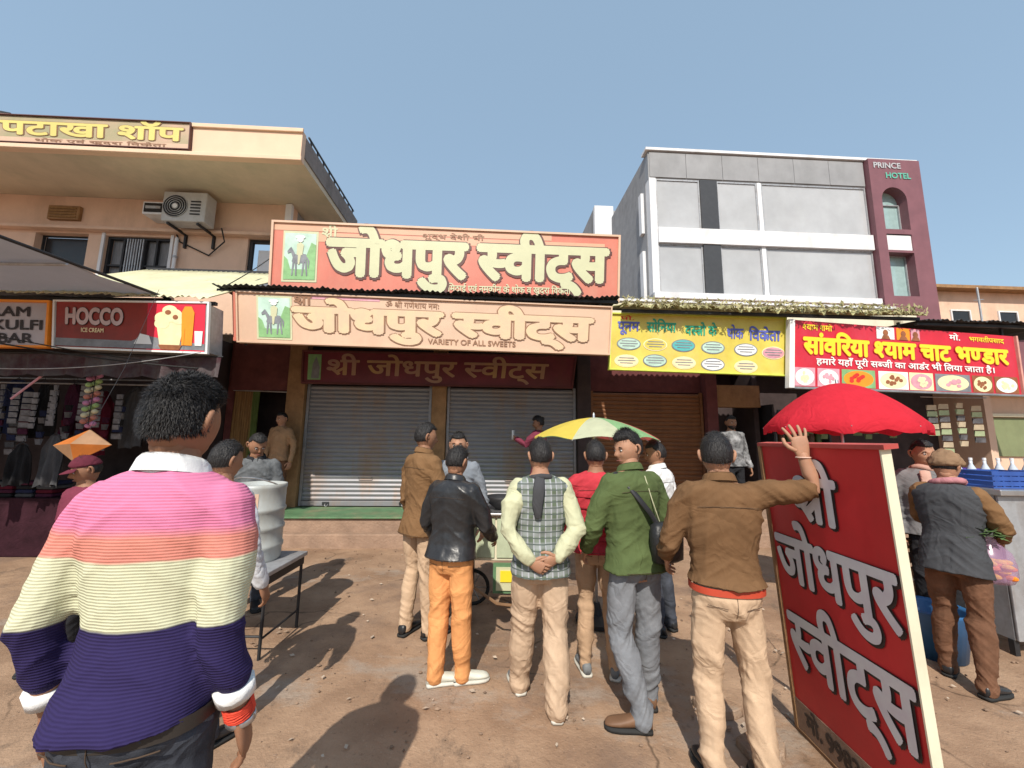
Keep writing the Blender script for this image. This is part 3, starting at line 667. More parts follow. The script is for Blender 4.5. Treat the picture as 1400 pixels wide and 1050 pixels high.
# houses far right
for (u0,u1,v0,z1,mm,lab) in ((20.8,27,17,8.9,'plaster_beige','peach house with flat roof far behind the red snack signboard'),(22.3,30,15.5,6.6,'maroon_cladding','dark brick house in front of the far peach house')):
    t = thing('far_house', lab, 'building', R((u0+u1)/2,v0,0), group='houses far behind on the right')
    q = MB(); q.rbox(u0,u1,v0,v0+5,0,z1); q.build('wall', M[mm], t)
    q = MB(); q.rbox(u0-.3,u1+.3,v0-.5,v0+5.2,z1,z1+.15); q.build('roof', M['pillar_tan'], t)
    for k in range(2):
        w = frame_bars(t, 'window', M['white_paint'], u0+.8+k*2.4,u0+1.8+k*2.4,z1-2.2,z1-.9,v0-.06,v0-.005,.06); wallbit(w, 'pane', M['dark_pane'], u0+.85+k*2.4,u0+1.75+k*2.4,v0-.02,v0-.01,z1-2.15,z1-.95)
t = thing('mast', 'thin pale mast standing in front of the far peach house', 'mast', R(18.4,13.5,0))
q = MB(); q.tube([R(18.4,13.5,0),R(18.4,13.5,7.6)], [.05,.03], 8); q.build('pole', M['galvanised'], t)
q = MB(); q.tube([R(18.2,13.5,7.1),R(18.6,13.5,7.15)], .015, 5); q.build('crossbar', M['galvanised'], t)

# ---------------------------------------------------------------- signboards
mat('flex_red', (.56,.165,.115), rough=.45, var=.08, scale=2.5, dirt=.5, dirtcol=(.52,.28,.20))
mat('flex_peach', (.60,.41,.29), rough=.5, var=.1, scale=2, dirt=.5, dirtcol=(.50,.30,.21))
mat('flex_cream', (.53,.53,.34), rough=.45, var=.05)
mat('flex_cream_faded', (.64,.46,.32), rough=.5, var=.08, col2=(.66,.50,.30))
mat('flex_dark', (.10,.035,.03), rough=.5); mat('flex_brown', (.26,.13,.07), rough=.5)
mat('flex_maroon', (.15,.022,.035), rough=.5, var=.25, scale=3, dirt=.4, dirtcol=(.12,.05,.02))
mat('maroon_letter', (.40,.22,.20), rough=.5, var=.2, scale=2, col2=(.45,.28,.10))
mat('flex_mint', (.45,.62,.52), rough=.5, var=.2, scale=6); mat('flex_green', (.22,.42,.18), rough=.5, var=.2, scale=8)
mat('flex_grey', (.20,.21,.23), rough=.5, var=.3, scale=8); mat('flex_white', (.78,.78,.76), rough=.45, var=.04, dirt=.2, dirtcol=(.6,.55,.5))
mat('flex_yellow', (.64,.50,.08), rough=.45, var=.12, scale=3, col2=(.68,.60,.12), dirt=.5, dirtcol=(.72,.50,.26))
mat('flex_snackred', (.55,.02,.04), rough=.45, var=.12, scale=3, dirt=.35, dirtcol=(.50,.10,.16))
mat('letter_yellow', (.80,.62,.03), rough=.45, var=.05); mat('letter_blue', (.10,.12,.42), rough=.5); mat('letter_green', (.03,.35,.20), rough=.5)
mat('letter_red', (.60,.03,.02), rough=.5); mat('letter_black', (.03,.02,.02), rough=.5)
mat('orange_print', (.85,.28,.02), rough=.45, var=.1, scale=5); mat('cream_print', (.82,.70,.42), rough=.45, var=.12, scale=9)
mat('pink_print', (.62,.30,.36), rough=.5, var=.2, scale=8); mat('brown_print', (.28,.10,.04), rough=.5, var=.3, scale=10)
mat('teal_print', (.10,.42,.42), rough=.5, var=.1)
def rider(P, root, a, b, w, h, d):
    """the printed picture: a grey horse with a rider under a white turban, on mint and green"""
    def X(x, y): return (a+x*w, b+y*h)
    q = MB(); P.rect(q, a-.06*w, a+1.06*w, b-.05*h, b+1.05*h, d); q.build('picture_border', M['flex_cream'], root)
    q = MB(); P.rect(q, a, a+w, b, b+h, d+.004); pic = q.build('picture', M['flex_mint'], root)
    q = MB(); P.rect(q, a, a+w, b, b+.22*h, d+.006); P.poly(q, [X(.68,.2),X(1,.2),X(1,.75),X(.85,.8),X(.7,.5)], d+.007); P.poly(q, [X(0,.2),X(.22,.2),X(.12,.42),X(0,.5)], d+.007); q.build('picture_green', M['flex_green'], root)
    q = MB()
    P.poly(q, [X(.25,.38),X(.38,.34),X(.66,.36),X(.74,.44),X(.70,.54),X(.52,.56),X(.30,.53)], d+.010)      # horse body
    P.poly(q, [X(.30,.42),X(.34,.56),X(.22,.70),X(.10,.60),X(.12,.55),X(.22,.58)], d+.011)                # neck, head
    for x0, x1 in ((.30,.26),(.37,.39),(.62,.58),(.69,.73)): P.poly(q, [X(x0-.02,.40),X(x0+.045,.40),X(x1+.035,.08),X(x1-.005,.08)], d+.0105)
    P.poly(q, [X(.72,.50),X(.82,.40),X(.80,.22),X(.76,.36)], d+.0112)
    q.build('picture_horse', M['flex_grey'], root)
    q = MB(); P.poly(q, [X(.40,.52),X(.58,.52),X(.62,.74),X(.52,.80),X(.40,.76)], d+.013); P.poly(q, [X(.44,.54),X(.54,.54),X(.50,.32),X(.45,.32)], d+.0133); q.build('picture_rider', M['flex_cream'], root)
    q = MB(); P.disc(q, a+.50*w, b+.85*h, .10*w, .05*h, d+.014); P.disc(q, a+.50*w, b+.91*h, .15*w, .045*h, d+.015); q.build('picture_turban', M['flex_white'], root)
def frame(P, root, m, wd, d0=.03, d1=-.05, name='frame'):
    q = MB(); ws, wt = wd/P.w, wd/P.h
    P.board(q, d0, d1, -ws, 1+ws, -wt, 0); P.board(q, d0, d1, -ws, 1+ws, 1, 1+wt); P.board(q, d0, d1, -ws, 0, 0, 1); P.board(q, d0, d1, 1, 1+ws, 0, 1)
    return q.build(name, m, root)
def RP(u0, zt0, u1, zt1, ub0, zb0, ub1, zb1, v): return Panel(R(u0,v,zt0), R(u1,v,zt1), R(ub0,v,zb0), R(ub1,v,zb1))
# upper sign
S1 = thing('signboard', 'upper red sweet shop signboard with big cream letters, standing on the canopy', 'signboard', R(-.7,6.1,3.8), group='sweet shop signboards')
P = RP(-3.53,5.06,2.05,5.03, -3.48,3.88,2.0,3.93, 6.1)
q = MB(); P.board(q); q.build('board', M['flex_red'], S1)
frame(P, S1, M['flex_peach'], .035)
q = MB(); P.rect(q, .0,.8,.90,1,.004); P.poly(q, [(.12,.75),(.96,.80),(.96,.885),(.12,.885)], .0035); q.build('board_upper_tint', mat('flex_red2', (.60,.34,.22), rough=.45, var=.08, scale=2), S1)
rider(P, S1, .032, .20, .088, .66, .006)
outlined(P, S1, 'जोधपुर स्वीट्स', .155, .965, .29, .775, .010, M['flex_cream'], M['flex_dark'], off=.05, edge=.034, shift=(.002,-.012))
outlined(P, S1, 'श्री', .133, .178, .82, .95, .008, M['flex_cream'], None, off=.02)
outlined(P, S1, 'शुद्ध देशी घी', .42, .60, .86, .925, .008, M['flex_brown'], None, off=.01)
outlined(P, S1, 'मिठाई एवं नमकीन के थोक व खुदरा विक्रेता', .50, .86, .085, .17, .008, M['flex_cream'], None, off=.02)
for u in (-3.2,-1.8,-.4,1.0,1.8): q = MB(); q.rbox(u-.02,u+.02,6.16,6.2,3.82,5.0); q.build('post', M['dark_metal'], S1)
# middle sign, hanging from the front of the canopy
S2 = thing('signboard', 'middle faded peach sweet shop signboard hanging below the canopy edge', 'signboard', R(-.9,5.6,3.0), group='sweet shop signboards')
P = RP(-3.65,3.70,1.74,3.63, -3.56,2.99,1.69,2.93, 5.6)
q = MB(); P.board(q); q.build('board', M['flex_peach'], S2); frame(P, S2, M['flex_peach'], .02)
q = MB(); P.board(q, .032, -.05, -.012, -.004, 0, 1); q.build('frame_edge', M['flex_red'], S2)
rider(P, S2, .052, .10, .082, .82, .006)
outlined(P, S2, 'जोधपुर स्वीट्स', .145, .945, .27, .72, .010, M['flex_cream_faded'], M['flex_brown'], off=.055, edge=.024, shift=(0,-.0))
q = MB(); P.text(q, 'श्री', .143, .190, .80, .97, .010, .02); q.build('lettering', M['flex_brown'], S2)
q = MB(); P.text(q, 'ॐ श्री गणेशाय नमः', .385, .53, .82, .93, .008, .01); q.build('lettering', M['flex_brown'], S2); q = MB(); P.text(q, 'VARIETY OF ALL SWEETS', .50, .74, .08, .19, .008, .02); q.build('lettering', M['flex_brown'], S2)
q = MB(); P.poly(q, [(.18,.93),(.37,.93),(.37,.985),(.18,.985)], .005); q.build('print_strip', M['pink_print'], S2)
for u in (-3.5,-.9,1.6): q = MB(); q.rbox(u-.015,u+.015,5.64,5.67,2.95,3.74); q.build('hanger', M['dark_metal'], S2)
# lowest sign, over the shutters
S3 = thing('signboard', 'lowest dark maroon sweet shop signboard, in the shade just above the two grey shutters', 'signboard', R(-.9,7.3,2.6), group='sweet shop signboards')
P = RP(-3.46,3.22,1.56,3.22, -3.44,2.66,1.48,2.66, 7.3)
q = MB(); P.board(q); q.build('board', M['flex_maroon'], S3); frame(P, S3, M['maroon_wall'], .03)
q = MB(); P.rect(q, .015,.062,.08,.92,.004); q.build('picture', M['flex_green'], S3); q = MB(); P.poly(q,[(.028,.12),(.056,.12),(.058,.5),(.044,.85),(.032,.6)],.008); q.build('picture_figure', M['flex_grey'], S3)
outlined(P, S3, 'श्री जोधपुर स्वीट्स', .08, .90, .26, .74, .008, M['maroon_letter'], None, off=.02)
for u in (-3.3,1.4): q = MB(); q.rbox(u-.015,u+.015,7.34,7.42,3.1,3.14); q.build('bracket', M['dark_metal'], S3)
# yellow wholesale sign
S4 = thing('signboard', 'yellow printed signboard with blue and green letters and pale oval badges', 'signboard', R(3.1,5.7,2.7))
P = RP(1.79,3.57,4.50,3.57, 1.74,2.73,4.44,2.69, 5.7)
q = MB(); P.board(q); q.build('board', M['flex_yellow'], S4); frame(P, S4, mat('lime_rim', (.62,.70,.10), rough=.5), .018)
for word, a0, a1, b0, b1, mm in (('पूनम',.035,.155,.70,.86,'letter_blue'),('सोनिया',.20,.365,.70,.86,'letter_green'),('वस्त्रो के',.42,.60,.66,.82,'letter_green'),('थोक',.66,.755,.62,.79,'letter_blue'),('विक्रेता',.79,.97,.60,.77,'letter_blue')):
    outlined(P, S4, word, a0, a1, b0, b1, .006, M[mm], None, off=.03)
q = MB(); P.text(q, 'प्रो.', .05,.13,.90,.96,.006,.01); q.build('lettering', M['letter_red'], S4)
badges = [(.10,.46,'flex_mint'),(.41,.46,'teal_print'),(.58,.44,'flex_mint'),(.77,.42,'flex_white'),(.93,.38,'pink_print'),(.09,.15,'cream_print'),(.25,.17,'flex_mint'),(.415,.15,'cream_print'),(.58,.14,'flex_white'),(.77,.12,'cream_print'),(.25,.46,'flex_yellow')]
for k, (a, b_, mm) in enumerate(badges):
    q = MB(); P.disc(q, a, b_, .068, .115, .005, 24); bd = q.build('badge', M['flex_grey'] if mm in ('flex_mint','flex_white','teal_print') else M['cream_print'], S4)
    q = MB(); P.disc(q, a, b_, .062, .098, .008, 24); q.build('badge_face', M[mm], bd)
    q = MB()
    for j, w_ in ((0,.042),(1,.050),(2,.036)): P.rect(q, a-w_, a+w_, b_+.045-j*.045, b_+.06-j*.045, .011)
    q.build('badge_print', M['flex_grey'], bd)
# red snack sign
S5 = thing('signboard', 'red snack shop signboard with yellow letters and a row of dish pictures', 'signboard', R(6.3,5.6,2.4))
P = RP(4.56,3.53,8.11,3.36, 4.46,2.50,8.09,2.44, 5.6)
q = MB(); P.board(q); q.build('board', M['flex_snackred'], S5)
q = MB(); P.board(q,.035,-.05,-.022,0,-.02,1.0); q.build('frame', M['flex_white'], S5); q = MB(); P.board(q,.035,-.05,1,1.008,-.02,1.0); q.build('frame', mat('rim_pink',(.6,.30,.25)), S5)
q = MB(); P.board(q,.035,-.05,0,1,-.03,0); q.build('frame', M['flex_grey'], S5)
outlined(P, S5, 'सांवरिया श्याम चाट भण्डार', .045, .955, .505, .735, .008, M['letter_yellow'], M['letter_red'], off=.045, edge=.03)
outlined(P, S5, 'हमारे यहाँ पूरी सब्जी का आर्डर भी लिया जाता है।', .10, .89, .345, .43, .008, M['flex_white'], None, off=.02)
outlined(P, S5, 'श्याम शर्मा', .04, .17, .86, .94, .006, M['letter_yellow'], None, off=.02)
outlined(P, S5, 'मो.', .70, .75, .86, .94, .006, M['flex_white'], None, off=.02); outlined(P, S5, 'भगवतीप्रसाद', .79, .95, .86, .93, .006, M['letter_yellow'], None, off=.02)
for (a0,a1,m0) in ((.37,.45,'flex_white'),(.46,.52,'orange_print'),(.525,.565,'pink_print')):
    q = MB(); P.rect(q,a0,a1,.80,.99,.005); pp = q.build('portrait', M[m0], S5); q = MB(); P.disc(q,(a0+a1)/2,.90,.012,.05,.008); P.poly(q,[((a0+a1)/2-.02,.80),((a0+a1)/2+.02,.80),((a0+a1)/2+.012,.86),((a0+a1)/2-.012,.86)],.009); q.build('portrait_figure', M['brown_print'], pp)
for (a0,a1,m0,m1,m2) in ((.005,.095,'pink_print','flex_white','cream_print'),(.105,.20,'pink_print','flex_white','pink_print'),(.21,.355,'flex_green','orange_print','letter_red'),(.37,.50,'flex_white','cream_print','brown_print'),(.505,.61,'cream_print','pink_print','cream_print'),(.62,.775,'flex_grey','cream_print','pink_print'),(.785,.875,'brown_print','cream_print','brown_print'),(.885,.99,'brown_print','flex_white','cream_print')):
    q = MB(); P.rect(q,a0,a1,.015,.29,.004); ph = q.build('dish_photo', M[m0], S5)
    q = MB(); P.disc(q,(a0+a1)/2,.15,(a1-a0)*.45,.125,.006,24); q.build('plate', M[m1], ph)
    q = MB(); rr = random.Random(int(a0*1000))
    for k in range(12): an = rr.uniform(0,6.28); r_ = rr.uniform(0,.75); P.disc(q,(a0+a1)/2+(a1-a0)*.33*r_*math.cos(an),.15+.09*r_*math.sin(an),(a1-a0)*.07,.028,.0075+k*.0002,8)
    q.build('food', M[m2], ph)
for u in (4.6,6.3,8.0): q = MB(); q.rbox(u-.015,u+.015,5.64,5.67,2.5,3.55); q.build('hanger', M['dark_metal'], S5)
# ice cream lightbox and kulfi sign on the left
S6 = thing('signboard', 'red and brown ice cream lightbox sign with a sundae picture', 'signboard', R(-4.7,5.2,2.75))
P = RP(-5.64,3.36,-3.75,3.39, -5.56,2.77,-3.70,2.74, 5.2)
q = MB(); P.board(q,0,-.30); q.build('case', M['galvanised'], S6, bevel=.006)
q = MB(); P.rect(q,.005,.70,.0,1,.004); q.build('print_left', mat('flex_brownred',(.22,.035,.025),rough=.45,var=.3,scale=2,col2=(.35,.03,.02)), S6)
q = MB(); P.rect(q,.60,.985,.0,1,.006); q.build('print_right', mat('flex_bright',(.62,.02,.05),rough=.45,var=.1,scale=2), S6)
q = MB(); P.poly(q,[(.005,.03),(.985,.03),(.985,.16),(.80,.20),(.60,.30),(.50,.18),(.005,.20)],.008); q.build('print_dark', M['flex_grey'], S6)
outlined(P, S6, 'HOCCO', .065, .445, .52, .86, .010, mat('letter_pink',(.55,.42,.42)), M['letter_black'], off=.05, edge=.03)
outlined(P, S6, 'ICE CREAM', .17, .32, .34, .43, .010, M['cream_print'], None, off=.02)
q = MB(); P.poly(q,[(.69,.10),(.82,.10),(.85,.62),(.66,.62)],.012)
for (a,b_,r_) in ((.71,.68,.06),(.77,.74,.065),(.82,.66,.05),(.75,.84,.05),(.70,.56,.05)): P.disc(q,a,b_,r_,r_*2.2,.013+a*.002)
q.build('sundae', M['cream_print'], S6)
q = MB(); P.poly(q,[(.70,.02),(.82,.02),(.84,.12),(.68,.12)],.0165); q.build('sauce', M['brown_print'], S6); q = MB(); P.disc(q,.74,.80,.02,.05,.017); q.build('sauce', M['brown_print'], S6); q = MB(); P.disc(q,.79,.70,.018,.05,.0175); q.build('sauce', M['brown_print'], S6)
q = MB(); P.poly(q,[(.835,.12),(.905,.12),(.915,.80),(.895,.93),(.85,.93),(.83,.80)],.015); q.build('ice_lolly', M['orange_print'], S6)
q = MB(); P.poly(q,[(.925,.12),(.97,.12),(.975,.42),(.92,.42)],.0155); q.build('cup', M['flex_white'], S6); q = MB(); P.poly(q,[(.52,.12),(.64,.12),(.62,.30),(.56,.34)],.0152); q.build('cup', M['flex_white'], S6)
frame(P, S6, M['flex_white'], .022, .02, -.02)
S7 = thing('signboard', 'white kulfi bar sign with black capitals at the left edge', 'signboard', R(-6.3,5.2,2.75))
P = RP(-6.95,3.33,-5.72,3.34, -6.85,2.76,-5.66,2.78, 5.2)
q = MB(); P.board(q); q.build('board', mat('flex_pinkwhite',(.46,.42,.45),rough=.5,var=.1,scale=3), S7); frame(P, S7, M['orange_print'], .03)
for s_, a0, a1, b0 in (('SRI RAM',.10,.83,.68),('ICE KULFI',.10,.96,.37),('BAR',.50,.86,.06)):
    outlined(P, S7, s_, a0, a1, b0, b0+.22, .006, M['letter_black'], None, off=.03)
# rooftop sign on the peach building
S8 = thing('signboard', 'green and pink firecracker shop signboard with yellow letters on the peach parapet', 'signboard', R(-7.5,6.98,6.9))
P = RP(-9.9,7.43,-5.73,7.45, -9.8,6.90,-5.70,6.92, 6.96)
q = MB(); P.board(q); q.build('board', mat('flex_sage',(.36,.40,.20),rough=.5,var=.3,scale=1.2,col2=(.55,.36,.26)), S8); frame(P, S8, M['flex_dark'], .015)
q = MB(); P.rect(q,0,1,.0,.20,.003); q.build('print_strip', M['flex_peach'], S8)
outlined(P, S8, 'पटाखा शॉप', .20, .965, .30, .78, .006, mat('faded_yellow',(.60,.52,.16),rough=.6,var=.12,scale=2), M['flex_brown'], off=.03, edge=.025)
outlined(P, S8, 'थोक एवं खुदरा विक्रेता', .34, .90, .06, .16, .006, M['flex_brown'], None, off=.01)

# standing red board beside the policeman
B = thing('standing_board', 'tall red standing sign board with white letters leaning by the policeman', 'sign board', (1.7,2.1,0))
P = Panel((1.53,2.44,1.655),(1.535,1.66,1.655),(1.72,2.58,.02),(1.70,1.75,.02))
mat('board_red', (.56,.028,.032), rough=.5, var=.14, scale=2.5, dirt=.4, dirtcol=(.30,.035,.03)); mat('board_white', (.62,.56,.62), rough=.5, var=.12, scale=5, col2=(.66,.68,.68))
q = MB(); P.board(q, 0, -.035); q.build('board', M['board_red'], B)
q = MB(); P.board(q,.008,-.035,1.0,1.010,0,1.0); q.build('frame', M['cream_paint'], B); q = MB(); P.board(q,.012,-.05,-.03,0,0,1); q.build('frame', M['pillar_tan'], B)
q = MB(); P.board(q,.012,-.05,-.03,1.035,1.0,1.012); q.build('frame', mat('frame_red',(.42,.07,.06)), B); q = MB(); P.board(q,.012,-.05,-.03,1.035,-.012,0); q.build('frame', M['wood'], B)
q = MB(); P.board(q,.006,0,.0,1,.0,.105); q.build('lower_rail', M['step_stone'], B)
outlined(P, B, 'श्री', .29, .66, .77, .90, .006, M['board_white'], M['letter_black'], off=.03, edge=.022, shift=(.006,-.004), gap=.005)
outlined(P, B, 'जोधपुर', .04, .97, .545, .685, .006, M['board_white'], M['letter_black'], off=.03, edge=.022, shift=(.006,-.004), gap=.005)
outlined(P, B, 'स्वीट्स', .06, .97, .255, .415, .006, M['board_white'], M['letter_black'], off=.03, edge=.022, shift=(.006,-.004), gap=.005)
outlined(P, B, 'मो. 9983898986', .10, .96, .03, .08, .010, M['letter_black'], None, off=.03)
q = MB(); q.tube([(1.62,2.36,1.35),(2.02,2.50,0)], .016, 6); q.build('rear_leg', M['wood'], B)

# ---------------------------------------------------------------- umbrellas
def umbrella(name, label, loc, r, rise, cols, pole_to, valance=.0, rot=0, tilt=0, seed=1):
    t = thing(name, label, 'umbrella', (loc[0], loc[1], pole_to)); rr = random.Random(seed); zc = loc[2]; n = 8
    def pt(a, s, k=0):
        sag = .055*r*math.sin(s*PI)*0
        z = zc - rise*(s**1.75) ; rad_ = r*s*(1-.06*s*abs(math.sin(4*(a-rot)))**1.0)
        z += .05*r*(abs(math.sin(4*(a-rot)))**1.3)*s*s
        return (loc[0]+rad_*math.cos(a), loc[1]+rad_*math.sin(a), z + tilt*rad_*math.cos(a))
    for k in range(n):
        a0 = rot+2*PI*k/n; a1 = rot+2*PI*(k+1)/n; q = MB(); vs = []; na, ns = 8, 9
        for j in range(ns+1):
            for i in range(na+1):
                p = pt(a0+(a1-a0)*i/na, max(.02, j/ns)); vs.append(p)
        nf = [(j*(na+1)+i, j*(na+1)+i+1, (j+1)*(na+1)+i+1, (j+1)*(na+1)+i) for j in range(ns) for i in range(na)]
        if valance:
            o = ns*(na+1); base = len(vs)
            for i in range(na+1):
                a = a0+(a1-a0)*i/na; p = pt(a, 1.0); vs.append((loc[0]+(p[0]-loc[0])*.992+.01*math.sin(a*31), loc[1]+(p[1]-loc[1])*.992, p[2]-valance*(.75+.35*abs(math.sin(a*9+seed)))))
            nf += [(o+i, o+i+1, base+i+1, base+i) for i in range(na)]
        q.add(vs, nf); q.build('panel', cols[k], t, smooth=True)
        q = MB(); q.tube([pt(a0, s)[:2]+(pt(a0,s)[2]-.008,) for s in (.02,.35,.7,1.0)], .004, 5); q.build('rib', M['galvanised'], t)
        p = pt(a0,.55); q = MB(); q.tube([(loc[0],loc[1],zc-rise*.95),(p[0],p[1],p[2]-.01)], .003, 4); q.build('stretcher', M['galvanised'], t)
    q = MB(); q.tube([(loc[0],loc[1],pole_to),(loc[0],loc[1],zc+.03)], .013, 8); q.build('pole', M['steel'], t, smooth=True)
    q = MB(); q.tube([(loc[0],loc[1],zc),(loc[0],loc[1],zc+.045)], [.012,.005], 6); q.build('finial', M['flex_white'], t)
    q = MB(); q.lathe([(.0,.0),(.20,0),(.20,.03),(.05,.06),(.03,.16),(.0,.16)], 20, (loc[0],loc[1],pole_to)); q.build('base', M['dark_metal'], t)
    return t
def fabric(name, col):
    m = cloth(name, col, var=.08, bump=.15); N, L, b = nodes_of(m)
    tr = N.new('ShaderNodeBsdfTranslucent'); tr.inputs[0].default_value = (*[min(1, c*1.3) for c in col], 1); ms = N.new('ShaderNodeMixShader'); ms.inputs[0].default_value = .3
    L.new(b.outputs[0], ms.inputs[1]); L.new(tr.outputs[0], ms.inputs[2]); L.new(ms.outputs[0], N['Material Output'].inputs[0]); return m
fr = fabric('umbrella_red', (.62,.03,.05)); fy = fabric('umbrella_yellow', (.70,.55,.10)); fg = fabric('umbrella_green', (.25,.45,.22)); fl = fabric('umbrella_pale', (.55,.58,.40)); fo = fabric('umbrella_rose', (.60,.14,.12))
umbrella('umbrella', 'big red umbrella with a frilled edge over the stall behind the red board', (3.20,3.85,2.26), .64, .43, [fr]*8, .01, valance=.075, rot=.2, seed=3)
umbrella('umbrella', 'small yellow, green and rose panelled umbrella above the crowd', (.82,3.95,1.90), .62, .22, [fo,fo,fg,fy,fy,fl,fg,fo], .01, rot=.28, seed=5)

# ---------------------------------------------------------------- metal table with drum on the left
T = thing('metal_table', 'grey metal table on thin legs carrying the big drum', 'table', (-2.25,3.5,0))
q = MB(); q.box(-2.62,-1.86,3.22,3.82,.60,.635); q.build('tabletop', M['galvanised'], T, bevel=.006)
q = MB(); q.box(-2.60,-1.88,3.24,3.27,.53,.598); q.box(-2.60,-1.88,3.77,3.80,.53,.598); q.box(-2.60,-2.57,3.27,3.77,.53,.598); q.box(-1.91,-1.88,3.27,3.77,.53,.598); q.build('apron', M['dark_metal'], T)
for x in (-2.585,-1.895):
    for y in (3.255,3.785): q = MB(); q.tube([(x,y,0),(x,y,.53)], .014, 6); q.build('leg', M['dark_metal'], T)
q = MB(); q.tube([(-1.895,3.255,.14),(-1.895,3.785,.14)], .009, 6); q.build('stretcher', M['dark_metal'], T)
q = MB(); q.tube([(-1.895,3.255,.16),(-2.585,3.255,.16)], .009, 6); q.build('stretcher', M['dark_metal'], T)
D = thing('drum', 'pale ribbed plastic drum with a torn paper label standing on the metal table', 'drum', (-2.2,3.55,.636))
prof = [(0,0),(.205,0),(.212,.02)]
for z in (.12,.27,.42): prof += [(.212,z-.025),(.222,z-.012),(.222,z+.012),(.212,z+.025)]
prof += [(.212,.58),(.218,.60),(.218,.63),(.205,.632),(.205,.60),(0,.59)]
q = MB(); q.lathe(prof, 36, (-2.2,3.55,.636)); q.build('body', mat('drum_plastic',(.38,.40,.39),rough=.4,var=.14,scale=5,dirt=.6,dirtcol=(.28,.24,.18)), D, smooth=True)
def wrap(q, cx, cy, r, a0, a1, z0, z1, n=10):
    vs = []
    for j in (z0, z1):
        for i in range(n+1): a = a0+(a1-a0)*i/n; vs.append((cx+r*math.cos(a), cy+r*math.sin(a), j))
    q.add(vs, [(i,i+1,n+2+i,n+1+i) for i in range(n)])
q = MB(); wrap(q,-2.2,3.55,.2145,-2.3,-1.0,.636+.445,.636+.565); q.build('label', mat('label_peach',(.62,.42,.30),var=.2,scale=14), D)
q = MB(); wrap(q,-2.2,3.55,.2145,-1.9,-1.1,.636+.15,.636+.235); q.build('label', M['label_peach'], D)
q = MB()
for k in range(9): wrap(q,-2.2,3.55,.216,-2.2+k*.13,-2.2+k*.13+.06,.636+.475,.636+.535,2)
q.build('label_print', M['flex_brown'], D)
q = MB(); q.tube([(-2.2+.2*math.cos(a), 3.55+.2*math.sin(a), .636+.60+.10*math.sin((a-PI)*1.0)) for a in np.linspace(PI,2*PI,14)], .006, 6); q.build('handle', M['steel'], D)
t = thing('plastic_bag', 'white crumpled plastic bag hanging at the left side of the drum', 'bag', (-2.42,3.2,.64))
q = MB(); vs = []; n = 22
for j in range(13):
    for i in range(n):
        a = 2*PI*i/n; s = j/12; r = .03+.15*math.sin(PI*min(1,s*1.1+.03))**.7
        r *= 1+.22*mn.noise(Vector((math.cos(a)*2.5, math.sin(a)*2.5, s*5)))+.10*mn.noise(Vector((math.cos(a)*8, math.sin(a)*8, s*9)))
        vs.append((-2.42+r*math.cos(a), 3.17+r*.7*math.sin(a), .62+.62*(1-s)))
q.add(vs, [(j*n+i,j*n+(i+1)%n,(j+1)*n+(i+1)%n,(j+1)*n+i) for j in range(12) for i in range(n)]); q.build('bag_skin', mat('poly_white',(.62,.64,.68),rough=.3,var=.12,scale=9,bump=.4,bscale=16), t, smooth=True)

# ---------------------------------------------------------------- garment stall on the left
def garment_piece(loc, w, h, m, seed, label=None, group=None, depth=.05):
    rr = random.Random(seed); q = MB(); n, k = 14, 12; vs = []
    for layer in (0, 1):
        for j in range(k+1):
            s = j/k; ww = w*(.35+.65*min(1, s*4))*(1+.1*math.sin(seed+s*3)); 
            for i in range(n+1):
                x = -ww/2+ww*i/n; y = depth*(.5*math.sin(i*1.3+seed)+.4*math.sin(i*.6+j*.5+seed*2))*(.3+s); 
                y += (.012+depth*.8*math.sin(PI*i/n)*math.sin(PI*min(1,s+.1))) if layer else 0
                z = -h*s+.02*math.sin(i*.9+seed)*s
                vs.append((x, y, z))
    K = (n+1)*(k+1)
    fs = [(j*(n+1)+i,j*(n+1)+i+1,(j+1)*(n+1)+i+1,(j+1)*(n+1)+i) for j in range(k) for i in range(n)]
    fs += [(K+a, K+d, K+c, K+b_) for a,b_,c,d in fs]
    q.add(vs, fs); t = thing('hanging_garment', label, 'garment', loc, rr.uniform(-.5,.5), group)
    q.build('cloth', m, t, smooth=True, world=False)
    q = MB(); q.tube([(-w*.25,0,-.02),(0,0,.03),(w*.25,0,-.02)], .006, 5); q.tube([(0,0,.03),(.01,0,.06),(0,0,.08)], .004, 5); q.build('hanger', M['dark_metal'], t, world=False)
    return t
gm = [('maroon', cloth('g_maroon',(.09,.010,.022))), ('black', cloth('g_black',(.018,.018,.02))), ('charcoal', cloth('g_grey',(.07,.07,.075))), ('dark plum', cloth('g_plum',(.06,.015,.035))), ('dark navy', cloth('g_navy',(.02,.025,.06)))]
ORD = ['leftmost','second','third','fourth','fifth','sixth','seventh','eighth','ninth','tenth','eleventh','twelfth']
k = 0
for row, (v, z, h) in enumerate(((6.9,2.5,.9),(6.3,2.35,.85),(5.6,1.62,1.0))):
    for i in range(9 if row < 2 else 7):
        u = -8.6+i*.42+row*.13; cn, cm = gm[(i*2+row*3) % 5]
        if row == 2 and u > -5.7: continue
        where = ['back row of the left stall','middle row of the left stall','low front row of the left stall'][row]
        garment_piece(R(u, v+random.uniform(-.15,.15), z+random.uniform(-.12,.08)), .36 if row < 2 else .24, h*random.uniform(.75,1.1)*(1 if row < 2 else .6), gm[[1,2,0,1,4][i%5]][1] if row == 2 else cm, k, f'{gm[[1,2,0,1,4][i%5]][0] if row == 2 else cn} garment, {ORD[i]} from left, {where}', 'garments hanging in the left stall'); k += 1
for v, z in ((6.9,2.58),(6.3,2.43)):
    q = MB(); q.tube([R(-9.2,v,z),R(-5.1,v,z)], .012, 6); tag(q.build('hanging_rail', M['galvanised']), 'thin metal rail %s the hanging garments in the left stall' % ('behind' if v > 6.5 else 'in front of'), 'rail')
